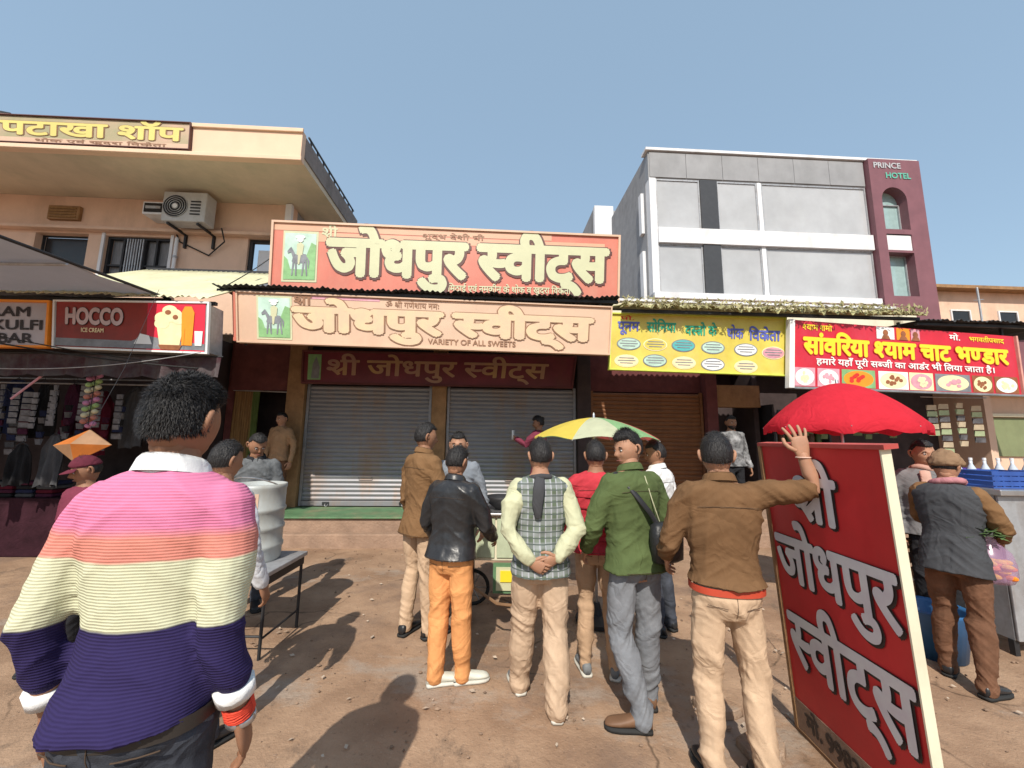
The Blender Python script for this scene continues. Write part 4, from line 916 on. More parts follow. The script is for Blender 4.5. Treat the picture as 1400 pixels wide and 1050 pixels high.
q = MB(); q.rbox(-8.7,-6.0,6.0,6.6,.0,.78); tag(q.build('stall_counter', cloth('counter_cloth',(.035,.012,.018),var=.5,scale=3), bevel=.01), 'dark counter box under the garments of the left stall', 'counter')
# feathery grey sachet strips in a row
gs = mat('sachet_grey',(.09,.09,.10),rough=.35,var=.4,scale=12,col2=(.20,.20,.22)); 
def strip(loc, n, w, h, m, name, label, cat, group, fl=.012):
    t = thing(name, label, cat, loc, random.uniform(-.5,.5), group)
    for i in range(n):
        q = MB(); z = -i*h; a = random.uniform(-.25,.25)
        q.hexa([(-w/2,-.002+a*.02,z-h*.9),(w/2,-.002-a*.02,z-h*.9),(w/2,.002-a*.02,z-h*.9),(-w/2,.002+a*.02,z-h*.9),(-w/2*.9,-fl+a*.02,z-h*.1),(w/2*.9,-fl-a*.02,z-h*.1),(w/2*.9,fl-a*.02,z-h*.1),(-w/2*.9,fl+a*.02,z-h*.1)])
        mm = m[i % len(m)] if isinstance(m, list) else m
        q.build('sachet', mm, t, world=False)
    return t
for i in range(12):
    strip(R(-7.15+i*.175+random.uniform(-.02,.02), 5.75+random.uniform(-.1,.1), 2.30+.06*math.sin(i)), 6, .10, .085, gs, 'sachet_strip', f'grey sachet strip, {ORD[i]} from the left in the row hanging over the left stall', 'sachet strip', 'grey sachet strips in a row')
cols = [mat('toy_pink',(.50,.20,.34)),mat('toy_green',(.30,.42,.16)),mat('toy_cream',(.58,.52,.34)),mat('toy_rose',(.42,.16,.12))]
t = thing('toy_bundle', 'bundle of small pink, green and cream toys hanging in front of the dark stall', 'toys', R(-5.35,5.55,2.5))
for k in range(26):
    q = MB(); z = 2.46-k*.027; a = k*2.1; q.ball(R(-5.35+.055*math.cos(a),5.55+.05*math.sin(a),z), (.038,.035,.033), 8, 6); q.build('toy', cols[(k//3)%4], t, smooth=True)
q = MB(); q.tube([R(-5.35,5.55,1.8),R(-5.35,5.55,2.78)], .004, 5); q.build('string', M['dark_metal'], t)
for i in range(10):
    strip(R(-7.25+i*.20+random.uniform(-.04,.04), 6.05+random.uniform(-.1,.1), 1.98+.12*math.sin(i*2.3)), 5, .12, .10, [gm[i%5][1], gs, gm[(i+2)%5][1]], 'sachet_strip', f'dark mixed packet strip, {ORD[i]} from the left in the lower row of the left stall', 'packet strip', 'dark packet strips low in the left stall', fl=.02)
for i in range(9):
    t = thing('cloth_bundle', f'folded dark cloth bundle, {ORD[i]} from the left on the stall counter', 'cloth', R(-8.45+i*.27, 6.2, .781), 0, 'cloth bundles on the left stall counter')
    for j in range(4):
        q = MB(); q.box(-.12,.12,-.14,.14,j*.055,j*.055+.05); o = q.build('fold', gm[(i+j*2)%5][1], t, world=False, bevel=.02)
# orange hanging lantern-like kite
t = thing('paper_kite', 'orange and brown paper kite hanging beside the capped boy', 'kite', (-4.32,4.0,1.42))
a_, b_, c_, d_, e_ = (-4.58,4.0,1.56),(-4.30,3.96,1.40),(-4.02,4.02,1.57),(-4.28,4.04,1.72),(-4.30,3.90,1.58)
km = mat('kite_orange',(.45,.13,.02),rough=.6,var=.2); kn = mat('kite_tan',(.30,.16,.08),rough=.6,var=.2)
for (p, mm, nm) in (((a_,b_,e_),kn,'panel'),((b_,c_,e_),km,'panel'),((c_,d_,e_),kn,'panel'),((d_,a_,e_),km,'panel')):
    q = MB(); q.add(list(p)+[(x,y+.012,z) for x,y,z in p], [(0,1,2),(5,4,3),(0,3,4,1),(1,4,5,2),(2,5,3,0)]); q.build(nm, mm, t)
q = MB(); q.tube([d_,(-4.28,4.3,2.4),(-4.3,4.6,3.42)], .003, 4); q.build('string', M['dark_metal'], t)
# maroon valance cloth under the left signs, and slack cables
t = thing('valance', 'dark maroon and grey valance cloth under the left signs', 'valance', R(-5.6,5.35,2.5))
q = MB(); vs = []; n = 160
for j in range(5):
    for i in range(n+1):
        u = -7.8+4.2*i/n; vs.append(R(u, 5.36+.03*math.sin(i*.7)*(.3+j/4)+.02*math.sin(i*.23), 2.70-j*.07-.02*math.sin(i*.35)*(j/4)))
q.add(vs, [(j*(n+1)+i,j*(n+1)+i+1,(j+1)*(n+1)+i+1,(j+1)*(n+1)+i) for j in range(4) for i in range(n)]); q.build('cloth', cloth('valance_cloth',(.10,.02,.035),var=.5,scale=3,col2=(.12,.12,.12)), t, smooth=True)
q = MB(); q.tube([R(-7.8,5.36,2.715),R(-3.6,5.36,2.715)], .012, 6); q.build('rod', M['dark_metal'], t)
def cable(p0, p1, sag, r, m, label, mid=None):
    q = MB(); p0, p1 = np.array(p0), np.array(p1); q.tube([p0*(1-s)+p1*s-np.array([0,0,sag*4*s*(1-s)]) for s in np.linspace(0,1,22)], r, 5)
    tag(q.build('cable', m, smooth=True), label, 'cable')
cable(R(-6.9,5.0,2.50), R(-3.7,5.1,2.72), .14, .006, M['galvanised'], 'pale slack cable crossing in front of the left stall')
cable(R(-6.6,4.9,2.86), R(-3.75,5.15,2.52), .05, .010, M['black_rubber'], 'thick black cable sloping down below the ice cream lightbox')
cable(R(-6.4,4.8,2.93), R(-4.2,5.1,2.58), .04, .007, M['black_rubber'], 'thinner black cable just above the thick one at left')
cable(R(-4.4,8.5,6.1), R(-3.9,5.6,3.75), .08, .008, M['black_rubber'], 'black cable dropping from the peach building to the canopy')
t = thing('bamboo_pole', 'short slanted pink and white pole hanging above the sachet strips', 'pole', R(-6.1,5.5,2.1)); q = MB(); q.tube([R(-6.25,5.45,2.12),R(-5.86,5.5,2.55)], .014, 6); q.build('pole', M['pink_print'], t)

# ---------------------------------------------------------------- snack stall on the right
C = thing('steel_counter', 'grey steel snack counter at the right edge behind the shopper', 'counter', (4.9,3.7,0))
q = MB(); q.box(4.05,6.1,3.35,4.15,1.26,1.31); q.build('countertop', M['steel'], C, bevel=.008)
for k in range(5): q = MB(); x = 4.08+k*.405; q.box(x,x+.395,3.40,3.42,.12,1.255); q.build('panel', M['galvanised'], C, bevel=.006)
q = MB(); q.box(4.08,4.10,3.43,4.10,.12,1.255); q.build('panel', M['galvanised'], C)
for x in (4.09,6.05):
    for y in (3.45,4.1): q = MB(); q.box(x-.02,x+.02,y-.02,y+.02,0,.119); q.build('leg', M['dark_metal'], C)
cb = mat('crate_blue',(.03,.08,.30),rough=.4,var=.2,scale=6); cp = mat('crate_violet',(.16,.09,.45),rough=.4,var=.2)
def crate(x, y, z, label, m, w=.40, d=.28, h=.125):
    t = thing('crate', label, 'crate', (x,y,z), 0, 'plastic crates on the steel counter')
    q = MB(); q.box(-w/2,w/2,-d/2,d/2,0,.012); q.build('base', m, t, world=False)
    for k in range(3):
        zz = .02+k*(h-.03)/2.2; q = MB(); q.box(-w/2,w/2,-d/2,-d/2+.012,zz,zz+.035); q.box(-w/2,w/2,d/2-.012,d/2,zz,zz+.035); q.box(-w/2,-w/2+.012,-d/2+.012,d/2-.012,zz,zz+.035); q.box(w/2-.012,w/2,-d/2+.012,d/2-.012,zz,zz+.035); q.build('rail', m, t, world=False)
    q = MB()
    for k in range(6): x0 = -w/2+.02+k*(w-.06)/5; q.box(x0,x0+.015,-d/2+.002,-d/2+.014,0,h); q.box(x0,x0+.015,d/2-.014,d/2-.002,0,h)
    q.build('posts', m, t, world=False)
crate(4.33,3.6,1.311,'blue crate nearest the capped shopper on the steel counter',cb); crate(4.80,3.58,1.311,'second blue crate from the left on the steel counter',cb); crate(5.27,3.6,1.311,'blue crate third from the left on the steel counter',cb)
crate(4.30,3.95,1.311,'violet blue crate at the back corner of the steel counter',cp)
bt = mat('bottle_clear',(.55,.60,.66),rough=.15,var=.1,spec=.7)
for k in range(9):
    x = 4.2+k*.13; t = thing('bottle', f'small clear bottle, {ORD[k]} from the left in the row on the steel counter', 'bottle', (x,3.78,1.311), 0, 'bottles on the steel counter')
    q = MB(); q.lathe([(0,0),(.03,0),(.032,.02),(.032,.14),(.012,.19),(.012,.22),(0,.22)], 12); q.build('body', bt, t, smooth=True, world=False)
    q = MB(); q.lathe([(.014,.222),(.014,.245),(0,.245)], 10); q.build('cap', M['flex_white'], t, world=False)
for k,(u,zz,n_) in enumerate(((7.15,2.32,8),(7.42,2.34,7),(7.70,2.30,6),(6.95,2.30,5))):
    strip(R(u,5.9,zz), n_, .12, .10, [mat('sachet_cream',(.55,.45,.32),rough=.3,var=.2), mat('sachet_lime',(.42,.50,.30),rough=.3,var=.2), gs], 'snack_strip', ['pale snack packet strip hanging leftmost under the red signboard','cream and lime snack packet strip second from left under the red signboard','short snack packet strip nearest the beige wall','dark short snack packet strip beside the red umbrella'][k], 'snack strip', 'snack packet strips under the red sign', fl=.02)
q = MB(); q.tube([R(6.8,5.9,2.42),R(7.9,5.9,2.42)], .01, 6); tag(q.build('hanging_rail', M['galvanised']), 'short rail holding the snack packets under the red signboard', 'rail')
for i in range(8):
    strip(R(5.15+i*.22+random.uniform(-.04,.04), 6.35+random.uniform(-.1,.1), 2.38+.05*math.sin(i*2.3)), 6, .12, .10, [gm[i%5][1], mat('sachet_olive',(.12,.15,.06),rough=.4,var=.4), gs, gm[(i+3)%5][1]], 'snack_strip', f'dark packet strip, {ORD[i]} from the left inside the snack shop', 'packet strip', 'dark packet strips inside the snack shop', fl=.02)
# goods on shelves in the right shop
t = thing('shelf_rack', 'dark rack of green and brown goods behind the stall on the right', 'shelf', R(6.2,7.3,.4))
for k in range(4): q = MB(); q.rbox(5.4,6.5,7.35,7.75,.75+k*.42,.78+k*.42); q.build('shelf', M['dark_metal'], t)
for u in (5.4,6.5): q = MB(); q.rbox(u-.02,u+.02,7.33,7.77,.4,2.4); q.build('upright', M['dark_metal'], t)
gcols = [mat('jar_green',(.10,.16,.05),rough=.3,var=.4),mat('jar_brown',(.16,.07,.03),rough=.3,var=.4),mat('jar_grey',(.16,.16,.16),rough=.3,var=.4),mat('jar_plum',(.14,.05,.08),rough=.3,var=.4)]
for k in range(4):
    for i in range(7):
        cx = 5.5+i*.15; p = R(cx,7.5,.781+k*.42); t2 = thing('jar', f'goods jar, {ORD[i]} from left on {["the lowest","the second","the third","the top"][k]} shelf of the dark rack', 'jar', p, 0, 'jars on the dark rack')
        q = MB(); q.lathe([(0,0),(.055,0),(.06,.03),(.06,.2),(.04,.24),(.045,.27),(0,.27)], 12); q.build('body', gcols[(i*3+k)%4], t2, smooth=True, world=False)
# blue tub, bricks
t = thing('blue_tub', 'blue plastic tub on the ground between the red board and the shopper', 'tub', (3.46,3.45,0))
q = MB(); q.lathe([(0,.0),(.17,0),(.22,.34),(.235,.36),(.225,.37),(.21,.34),(.16,.03),(0,.03)], 28, (3.46,3.45,0)); q.build('body', mat('tub_blue',(.03,.12,.28),rough=.4,var=.2), t, smooth=True)
t = thing('wooden_crate', 'slatted wooden fruit crate standing behind the blue tub', 'crate', (3.75,4.1,0))
for k in range(7): q = MB(); q.box(3.45,4.05,3.9,3.915,.05+k*.13,.145+k*.13); q.build('slat', mat('slat_wood',(.36,.20,.11),rough=.85,var=.3,scale=6,stretch=(1,1,5)), t)
for x in (3.46,4.04): q = MB(); q.box(x-.02,x+.02,3.92,3.96,0,.97); q.box(x-.02,x+.02,4.3,4.34,0,.97); q.build('post', M['wood'], t)

# ---------------------------------------------------------------- vendor cart in the middle of the crowd
V = thing('vendor_cart', 'small cream metal vendor cart with a green rimmed picture panel', 'cart', (-.12,4.3,0))
q = MB(); q.box(-.42,.42,4.05,4.6,.50,.93); q.build('cabinet', M['cream_paint'], V, bevel=.01)
for k in range(3): q = MB(); q.box(-.40+k*.27,-.15+k*.27,4.035,4.048,.53,.90); q.build('panel', mat('mint_paint',(.46,.52,.36),rough=.6,var=.15,dirt=.4), V, bevel=.006)
q = MB(); q.box(-.45,.45,4.0,4.65,.931,.955); q.build('top', M['steel'], V, bevel=.005)
q = MB(); q.box(-.16,.10,4.00,4.03,.22,.49); q.build('picture_frame', M['green_paint'], V); q = MB(); q.box(-.13,.07,3.985,3.998,.25,.46); pf = q.build('picture_panel', M['flex_cream'], V)
q = MB(); q.box(-.09,.02,3.975,3.984,.33,.43); q.build('yellow_print', M['letter_yellow'], pf)
for x in (-.38,.38):
    q = MB(); q.tube([(x+.16*math.cos(a),4.3,.17+.16*math.sin(a)) for a in np.linspace(0,2*PI,25)], .018, 8, cap=False); w_ = q.build('wheel', M['black_rubber'], V, smooth=True)
    for k in range(6): q = MB(); a = k*PI/3; q.tube([(x,4.3,.17),(x+.15*math.cos(a),4.3,.17+.15*math.sin(a))], .004, 4); q.build('spoke', M['steel'], w_)
for x in (-.38,.38): q = MB(); q.box(x-.015,x+.015,4.28,4.32,.17,.5); q.build('strut', M['dark_metal'], V)
q = MB(); q.tube([(-.35,4.05,.55),(-.38,3.7,.42),(-.10,3.45,.34),(.12,3.42,.33)], .013, 6); q.build('pull_bar', M['wood'], V)
t = thing('frying_pan', 'black round bottomed pan on the vendor cart', 'pan', (-.10,4.25,.956))
q = MB(); q.lathe([(0,.0),(.06,.005),(.14,.07),(.17,.13),(.165,.132),(.13,.075),(.05,.015),(0,.01)], 28, (-.10,4.25,.956)); q.build('body', M['dark_metal'], t, smooth=True)
q = MB(); q.tube([(-.26,4.25,1.08),(-.34,4.23,1.10),(-.42,4.22,1.12)], .009, 6); q.build('handle', M['dark_metal'], t)
t = thing('paper_stack', 'white paper plates stacked on the vendor cart', 'plates', (.22,4.3,.956))
for k in range(6): q = MB(); q.lathe([(0,0),(.06,0),(.09,.015),(.088,.017),(.058,.003),(0,.003)], 20, (.22+.003*math.sin(k*2),4.3,.957+k*.012)); q.build('plate', M['flex_white'], t, smooth=True)

# ---------------------------------------------------------------- people
skin_a = mat('skin_brown', (.29,.145,.085), rough=.6, var=.1, scale=14, bump=.12, bscale=120, spec=.35, bdist=.003, sss=.12)
skin_b = mat('skin_tan', (.38,.20,.125), rough=.6, var=.1, scale=14, bump=.12, bscale=120, spec=.35, bdist=.003, sss=.12)
eye_w = mat('eye_white', (.62,.58,.54), rough=.3, var=.02); eye_d = mat('eye_dark', (.015,.01,.008), rough=.2); lip = mat('lip', (.24,.09,.07), rough=.5)
hair_m = mat('hair_black', (.014,.012,.012), rough=.55, var=.4, scale=20, bump=.5, bscale=120, spec=.4, stretch=(1,1,.3))
hair_g = mat('hair_greying', (.06,.055,.05), rough=.6, var=.5, scale=30, bump=.5, bscale=120)
_tmp = bpy.data.objects.new('tmp', bpy.data.meshes.new('tmp')); COL.objects.link(_tmp)
def remesh(q, voxel, smooth=6, fac=.5):
    me = q.mesh('t'); _tmp.data = me; _tmp.modifiers.clear()
    r = _tmp.modifiers.new('r', 'REMESH'); r.mode = 'VOXEL'; r.voxel_size = voxel
    s = _tmp.modifiers.new('s', 'SMOOTH'); s.factor = fac; s.iterations = smooth
    dg = bpy.context.evaluated_depsgraph_get(); dg.update()
    ev = _tmp.evaluated_get(dg); out = ev.to_mesh(); n = len(out.vertices)
    co = np.empty(n*3, 'f'); out.vertices.foreach_get('co', co); no = np.empty(n*3, 'f'); out.vertices.foreach_get('normal', no)
    f = [tuple(p.vertices) for p in out.polygons]; ev.to_mesh_clear(); bpy.data.meshes.remove(me) if me.users == 0 else None
    return co.reshape(-1, 3).astype(float), no.reshape(-1, 3).astype(float), f
def folds(co, no, seed, amp, scale=(9,9,16), k=6, weight=None):
    rr = np.random.RandomState(seed); p = co*np.array(scale); f = np.zeros(len(co)); warp = .8*np.sin(p[:, [1,2,0]]*.7+rr.rand(3)*6)
    p = p+warp
    for i in range(k):
        d = rr.randn(3); d /= np.linalg.norm(d); fr = .7*1.45**i
        f += (1-np.abs(np.sin((p@d)*fr+rr.rand()*6)))**2.2/(1.0+.55*i) - .32/(1+.55*i)
    if weight is not None: f = f*weight
    return co+no*(amp*f)[:, None]
class PM:          # mesh built from arrays
    def __init__(s): s.v = np.zeros((0,3)); s.f = []; s.mi = []
    def add(s, v, f, mi=0): o = len(s.v); s.v = np.vstack([s.v, np.array(v).reshape(-1,3)]); s.f += [tuple(i+o for i in p) for p in f]; s.mi += [mi]*len(f); return s
    def build(s, name, mats, parent, k=1.0, mods=None):
        me = bpy.data.meshes.new(name); me.from_pydata((s.v*k).tolist(), [], s.f)
        mats = mats if isinstance(mats, (list, tuple)) else [mats]
        for m_ in mats: me.materials.append(m_)
        me.polygons.foreach_set('material_index', [min(i, len(mats)-1) for i in s.mi]); me.polygons.foreach_set('use_smooth', [True]*len(me.polygons)); me.update()
        o = bpy.data.objects.new(name, me); COL.objects.link(o); o.parent = parent; return o
def sph(nu=56, nv=44):
    vs = [(0,0,-1)]
    for i in range(1, nv):
        t = -PI/2+PI*i/nv
        for j in range(nu): a = 2*PI*j/nu; vs.append((math.cos(t)*math.cos(a), math.cos(t)*math.sin(a), math.sin(t)))
    vs.append((0,0,1)); fs = [(0,1+(j+1)%nu,1+j) for j in range(nu)]
    for i in range(nv-2):
        for j in range(nu): fs.append((1+i*nu+j,1+i*nu+(j+1)%nu,1+(i+1)*nu+(j+1)%nu,1+(i+1)*nu+j))
    l = len(vs)-1; fs += [(l,1+(nv-2)*nu+j,1+(nv-2)*nu+(j+1)%nu) for j in range(nu)]
    return np.array(vs), fs
_SV, _SF = sph()
def head_shape(d, grow=0.0):
    """d: unit directions (n,3) -> points of a head, centre at the origin, face towards +y"""
    x, y, z = d[:,0], d[:,1], d[:,2]
    g = lambda cx, cz, sx, sz: np.exp(-((x-cx)/sx)**2-((z-cz)/sz)**2)*(y > 0)
    lo = np.clip(-z, 0, 1); w = 1-.30*lo**1.4+.03*np.exp(-((z-.25)/.4)**2)
    X = x*.0765*w; Y = y*np.where(y > 0, .094, .103)*(1-.02*lo); Z = z*.120
    Y = np.where((y < 0), Y*(1-.45*lo**1.3), Y*(1-.10*lo))
    flat = np.clip(y, 0, 1); Y -= .006*flat*(np.abs(z) < .5)
    Y += .024*g(0,-.22,.11,.13)+.013*g(0,-.05,.08,.18)            # nose
    Y += .006*g(0,.17,.45,.07)-.011*g(.38,.03,.17,.10)-.011*g(-.38,.03,.17,.10)   # brow and sockets
    Y += .007*g(0,-.47,.20,.05)+.006*g(0,-.58,.18,.045)-.004*g(0,-.525,.22,.02)   # lips
    Y += .011*g(0,-.82,.25,.13)                                   # chin
    Y += .004*g(.45,-.22,.18,.16)+.004*g(-.45,-.22,.18,.16)       # cheeks
    P = np.stack([X, Y, Z], 1)
    if grow: P = P*(1+grow/.1)
    return P
def rotz(a): c, s = math.cos(a), math.sin(a); return np.array([[c,-s,0],[s,c,0],[0,0,1.]])
def rotx(a): c, s = math.cos(a), math.sin(a); return np.array([[1,0,0],[0,c,-s],[0,s,c]])
def roty(a): c, s = math.cos(a), math.sin(a); return np.array([[c,0,s],[0,1,0],[-s,0,c]])
def hand_mesh(q, w, d, thumb, normal, curl=.35, spread=.12, s=1.0):
    """w: wrist, d: direction of the palm, thumb: side where the thumb is, normal: out of the palm"""
    w = np.array(w, float); d = vnorm(np.array(d, float)); t = np.array(thumb, float); t = vnorm(t-d*np.dot(t, d)); n = np.cross(d, t)
    if np.dot(n, normal) < 0: n = -n
    q.tube([w-d*.02*s, w+d*.02*s, w+d*.05*s, w+d*.088*s], [(.020*s,.026*s),(.016*s,.036*s),(.0145*s,.042*s),(.0115*s,.040*s)], 12, up=n)
    for i, (off, L_, r) in enumerate(((.031,.073,.0086),(.010,.082,.0090),(-.011,.076,.0086),(-.030,.060,.0075))):
        b = w+d*.080*s+t*off*s; dd = vnorm(d+t*(off*spread*40)); pts = [b]; a = curl*(.7+.12*i)
        for sg, ll in enumerate((.45,.30,.25)):
            ang = a*(sg+1)*(.8 if sg == 0 else 1); dv = dd*math.cos(ang)+n*math.sin(ang); pts.append(pts[-1]+dv*L_*ll*s)
        q.tube(pts, [r*s, r*.98*s, r*.9*s, r*.78*s], 7)
    b = w+d*.028*s+t*.028*s; dv = vnorm(d*.62+t*.8+n*.25); pts = [b, b+dv*.032*s]; dv = vnorm(d*.85+t*.45+n*(.2+curl*.5)); pts.append(pts[-1]+dv*.026*s); pts.append(pts[-1]+vnorm(d+n*curl)*.022*s)
    q.tube(pts, [.013*s,.0112*s,.0098*s,.0082*s], 8)
TORSO = [(.80,.150,.105,-.01),(.90,.165,.120,-.012),(1.00,.152,.106,0),(1.10,.143,.100,.008),(1.22,.158,.112,.008),(1.32,.176,.114,0),(1.39,.180,.105,-.006),(1.435,.155,.088,-.010),(1.465,.100,.070,-.010),(1.49,.066,.060,-.008),(1.54,.056,.058,0),(1.58,.052,.056,.004)]
def person(name, label, loc, yaw, H, lean=0, side=0, head=(0,0), arms=None, legs=None, top=None, bottom=None, shoe=None, shoe_sole=None, skin=skin_a, hair=hair_m,
           hairstyle='short', strands=700, sleeve=1.0, sleeve_mat=None, hem=.88, loose=.018, legw=1.0, twist=0, fat=0, seed=1, vox=.0092, fold=.0125, extra=None, hands=True, curl=.4, face=False, beard=False, shoulder=0, collar=None, group=None, leg_taper=1.0, z=0, vest=None, hair_grow=.010, foldscale=(8,8,15), hemw=0):
    k = H/1.72
    t = thing(name, label, 'person', (loc[0], loc[1], z), rad(yaw), group)
    hipc = np.array([0,0,.93]); Rm = rotz(rad(twist)) @ rotx(-rad(lean)) @ roty(rad(side))
    T = lambda p: Rm @ (np.array(p, float)-hipc) + hipc
    arms = arms or {}; legs = legs or {}
    A = {}
    for sd, sx in (('R', 1), ('L', -1)):
        S = T((sx*.172, -.008, 1.405+shoulder)); e, w = arms.get(sd, ((sx*.075,-.03,-.285),(sx*.02,.08,-.25)))
        E_ = S+np.array(e, float); W = E_+np.array(w, float); A[sd] = (S, E_, W)
    Lg = {}
    for sd, sx in (('R', 1), ('L', -1)):
        d = dict(knee=(sx*.095,.015,.50), ankle=(sx*.10,-.02,.085), yaw=sx*12, pitch=0); d.update(legs.get(sd, {})); Lg[sd] = d
    # --- body: torso, arms, legs in one skin, plus the head and hands
    q = MB(); q.loft([(a,b-(.022 if a < 1.45 else .004),c-(.022 if a < 1.45 else .004),d) for a,b,c,d in TORSO], 24, 2.2, T)
    for sd in 'RL':
        S, E_, W = A[sd]; q.tube([S,(S+E_)/2,E_,E_*.6+W*.4,W], [.042,.038,.034,.036,.027], 12)
        d = Lg[sd]; hp = np.array([(.085 if sd == 'R' else -.085),0,.88]); kn = np.array(d['knee'], float); an = np.array(d['ankle'], float)
        q.tube([hp, hp*.5+kn*.5, kn, kn*.6+an*.4+np.array([0,-.012,0]), an], [.068,.060,.045,.044,.034], 12); q.tube([an, an-np.array([0,0,.05])], .036, 8)
    co, no, f = remesh(q, vox*1.15)
    bm_ = PM(); bm_.add(co, f)
    hc = T((0,.012,1.605)); Hm = Rm @ rotz(rad(head[0])) @ rotx(-rad(head[1]))
    hp_ = head_shape(_SV); bm_.add(hp_ @ Hm.T + hc, _SF)
    q = MB()
    for sx in (1,-1):
        e0 = hc+Hm@np.array([sx*.0745,-.008,.006]); 
        vs = [];  # ear: curved shell
        for i in range(9):
            a = -1.2+i*.42; 
            vs.append(hc+Hm@np.array([sx*(.077+.012*max(0,math.sin(a+.9))), -.018-.016*math.cos(a)*.9, .002+.030*math.sin(a)]))
        q.tube(vs, [.006,.0085,.009,.009,.009,.0085,.008,.008,.006], 7)
        q.ball(tuple(e0), (.010,.014,.022), 8, 6)
    q.tube([T((0,.0,1.50)), T((0,.004,1.55)), hc+Hm@np.array([0,-.020,-.06])], [.056,.053,.054], 16)
    bm_.add(q.v, q.f)
    if hands:
        for sd, sx in (('R', 1), ('L', -1)):
            S, E_, W = A[sd]; hd = arms.get(sd+'h', {}); d = hd.get('dir', W-E_); th = hd.get('thumb', (-sx*.3,1,0)); nn = hd.get('normal', (-sx,0,0))
            q = MB(); hand_mesh(q, W, d, th, nn, hd.get('curl', curl), hd.get('spread', .06)); bm_.add(q.v, q.f)
    if face:
        for sx in (1,-1):
            q = MB(); q.ball((0,0,0), (.0125,.006,.0062), 10, 7); c_ = hc+Hm@np.array([sx*.030,.0775,.004]); bm_.add(np.array(q.v)@Hm.T+c_, q.f, 1)
            q = MB(); q.ball((0,0,0), (.0055,.003,.0058), 8, 6); c_ = hc+Hm@np.array([sx*.030,.0825,.004]); bm_.add(np.array(q.v)@Hm.T+c_, q.f, 2)
            q = MB(); q.tube([(-.017,-.003,-.003),(0,.002,.003),(.017,-.004,-.002)], .0035, 6); c_ = hc+Hm@np.array([sx*.031,.0850,.024]); bm_.add(np.array(q.v)@Hm.T+c_, q.f, 2)
        q = MB(); q.tube([(-.023,-.006,0),(0,.001,.001),(.023,-.006,0)], .0042, 6); c_ = hc+Hm@np.array([0,.0865,-.062]); bm_.add(np.array(q.v)@Hm.T+c_, q.f, 3)
    bm_.build('body', [skin, eye_w, eye_d, lip], t, k)
    # --- hair
    if hairstyle:
        d = _SV; x, y, zz = d[:,0], d[:,1], d[:,2]
        line = np.where(y > .25, .50-.05*np.cos(x*3), np.where(y > -.15, .10, -.30-.15*np.clip(-y, 0, 1)))
        line = np.where((y > -.15) & (y <= .25), .10+.35*np.clip((y+.15)/.4, 0, 1), line)
        mk = np.clip((zz-line)/.16, 0, 1); mk = mk*mk*(3-2*mk)
        th = hair_grow*(.55+.9*np.clip(zz, 0, 1)+.5*np.clip(y, 0, 1)*np.clip(zz, 0, 1)); nz = np.array([mn.noise(Vector((a*5+seed, b*5, c*5))) for a, b, c in d])
        P_ = head_shape(d); P_ = P_+d*((th*(1+.35*nz)*mk)-(1-mk)*.012)[:, None]
        hm = PM(); hm.add(P_@Hm.T+hc, _SF)
        idx = np.where(mk > .45)[0]; rr = random.Random(seed)
        vs, fs = [], []
        for _ in range(int(strands*1.8)):
            i = rr.choice(list(idx)) if False else int(idx[rr.randrange(len(idx))]); n_ = d[i]; p = P_[i]+np.array([rr.gauss(0,.003) for _ in range(3)])
            flow = vnorm(np.array([n_[0]*.5, .25*(1 if n_[2] > .6 else -.3), -.9*(1-max(0,n_[2]))+.02])+n_*.38+np.array([rr.gauss(0,.35) for _ in range(3)])*.6); L_ = rr.uniform(.010,.020)*(1.0 if n_[2] > .5 else .5)*(hair_grow/.010)**.5
            sidev = vnorm(np.cross(flow, n_)+1e-4)*.0008; o = len(vs)
            m1 = p+flow*L_*.5; m2 = p+flow*L_+np.array([0,0,-.004]); vs += [p-sidev, p+sidev, m1+sidev*.8, m1-sidev*.8, m2]; fs += [(o,o+1,o+2,o+3),(o+3,o+2,o+4)]
        if vs: hm.add(np.array(vs)@Hm.T+hc, fs)
        hm.build('hair', hair, t, k)
        if beard:
            mk = np.clip((-.30-zz)/.1, 0, 1)*np.clip((y+.2)/.3, 0, 1) if beard == 'full' else np.exp(-((zz+.375)/.05)**4)*(np.abs(x) < .36)*(y > 0)
            P_ = head_shape(d)+d*(mk*.007-(1-mk)*.012)[:, None]; PM().add(P_@Hm.T+hc, _SF).build('beard' if beard == 'full' else 'moustache', hair, t, k)
    # --- trousers
    if bottom:
        q = MB(); q.loft([(.79,.12*legw**.5,.09,-.008),(.84,.160,.118,-.01),(.90,.170,.124,-.014),(.97,.155,.108,-.006),(1.03,.145,.098,0)], 24, 2.3, lambda p: np.array(p))
        for sd in 'RL':
            d = Lg[sd]; sx = 1 if sd == 'R' else -1; hp = np.array([sx*.088,-.004,.87]); kn = np.array(d['knee'], float); an = np.array(d['ankle'], float); g = legw
            low = an+np.array([0,0,-.028]); q.tube([hp, hp*.5+kn*.5, kn, kn*.5+an*.5+np.array([0,-.008,0]), an+np.array([0,0,.05]), low], [(.092*g**.5,.096),(.082*g**.7,.088*g**.5),(.068*g,.072*g),(.064*g*leg_taper,.066*g*leg_taper),(.056*g*leg_taper,.062*g*leg_taper),(.055*g*leg_taper,.064*g*leg_taper)], 14, up=(1,0,0))
        co, no, f = remesh(q, vox, 3)
        wz = .45+.8*np.exp(-((co[:,2]-.50)/.12)**2)+1.0*np.exp(-((co[:,2]-.14)/.10)**2)+.5*np.exp(-((co[:,2]-.86)/.06)**2)
        wz = .25+1.0*np.exp(-((co[:,2]-.52)/.11)**2)+1.3*np.exp(-((co[:,2]-.15)/.11)**2)+.7*np.exp(-((co[:,2]-.83)/.07)**2)
        wz = wz*np.clip((.93-co[:,2])/.06, .05, 1)
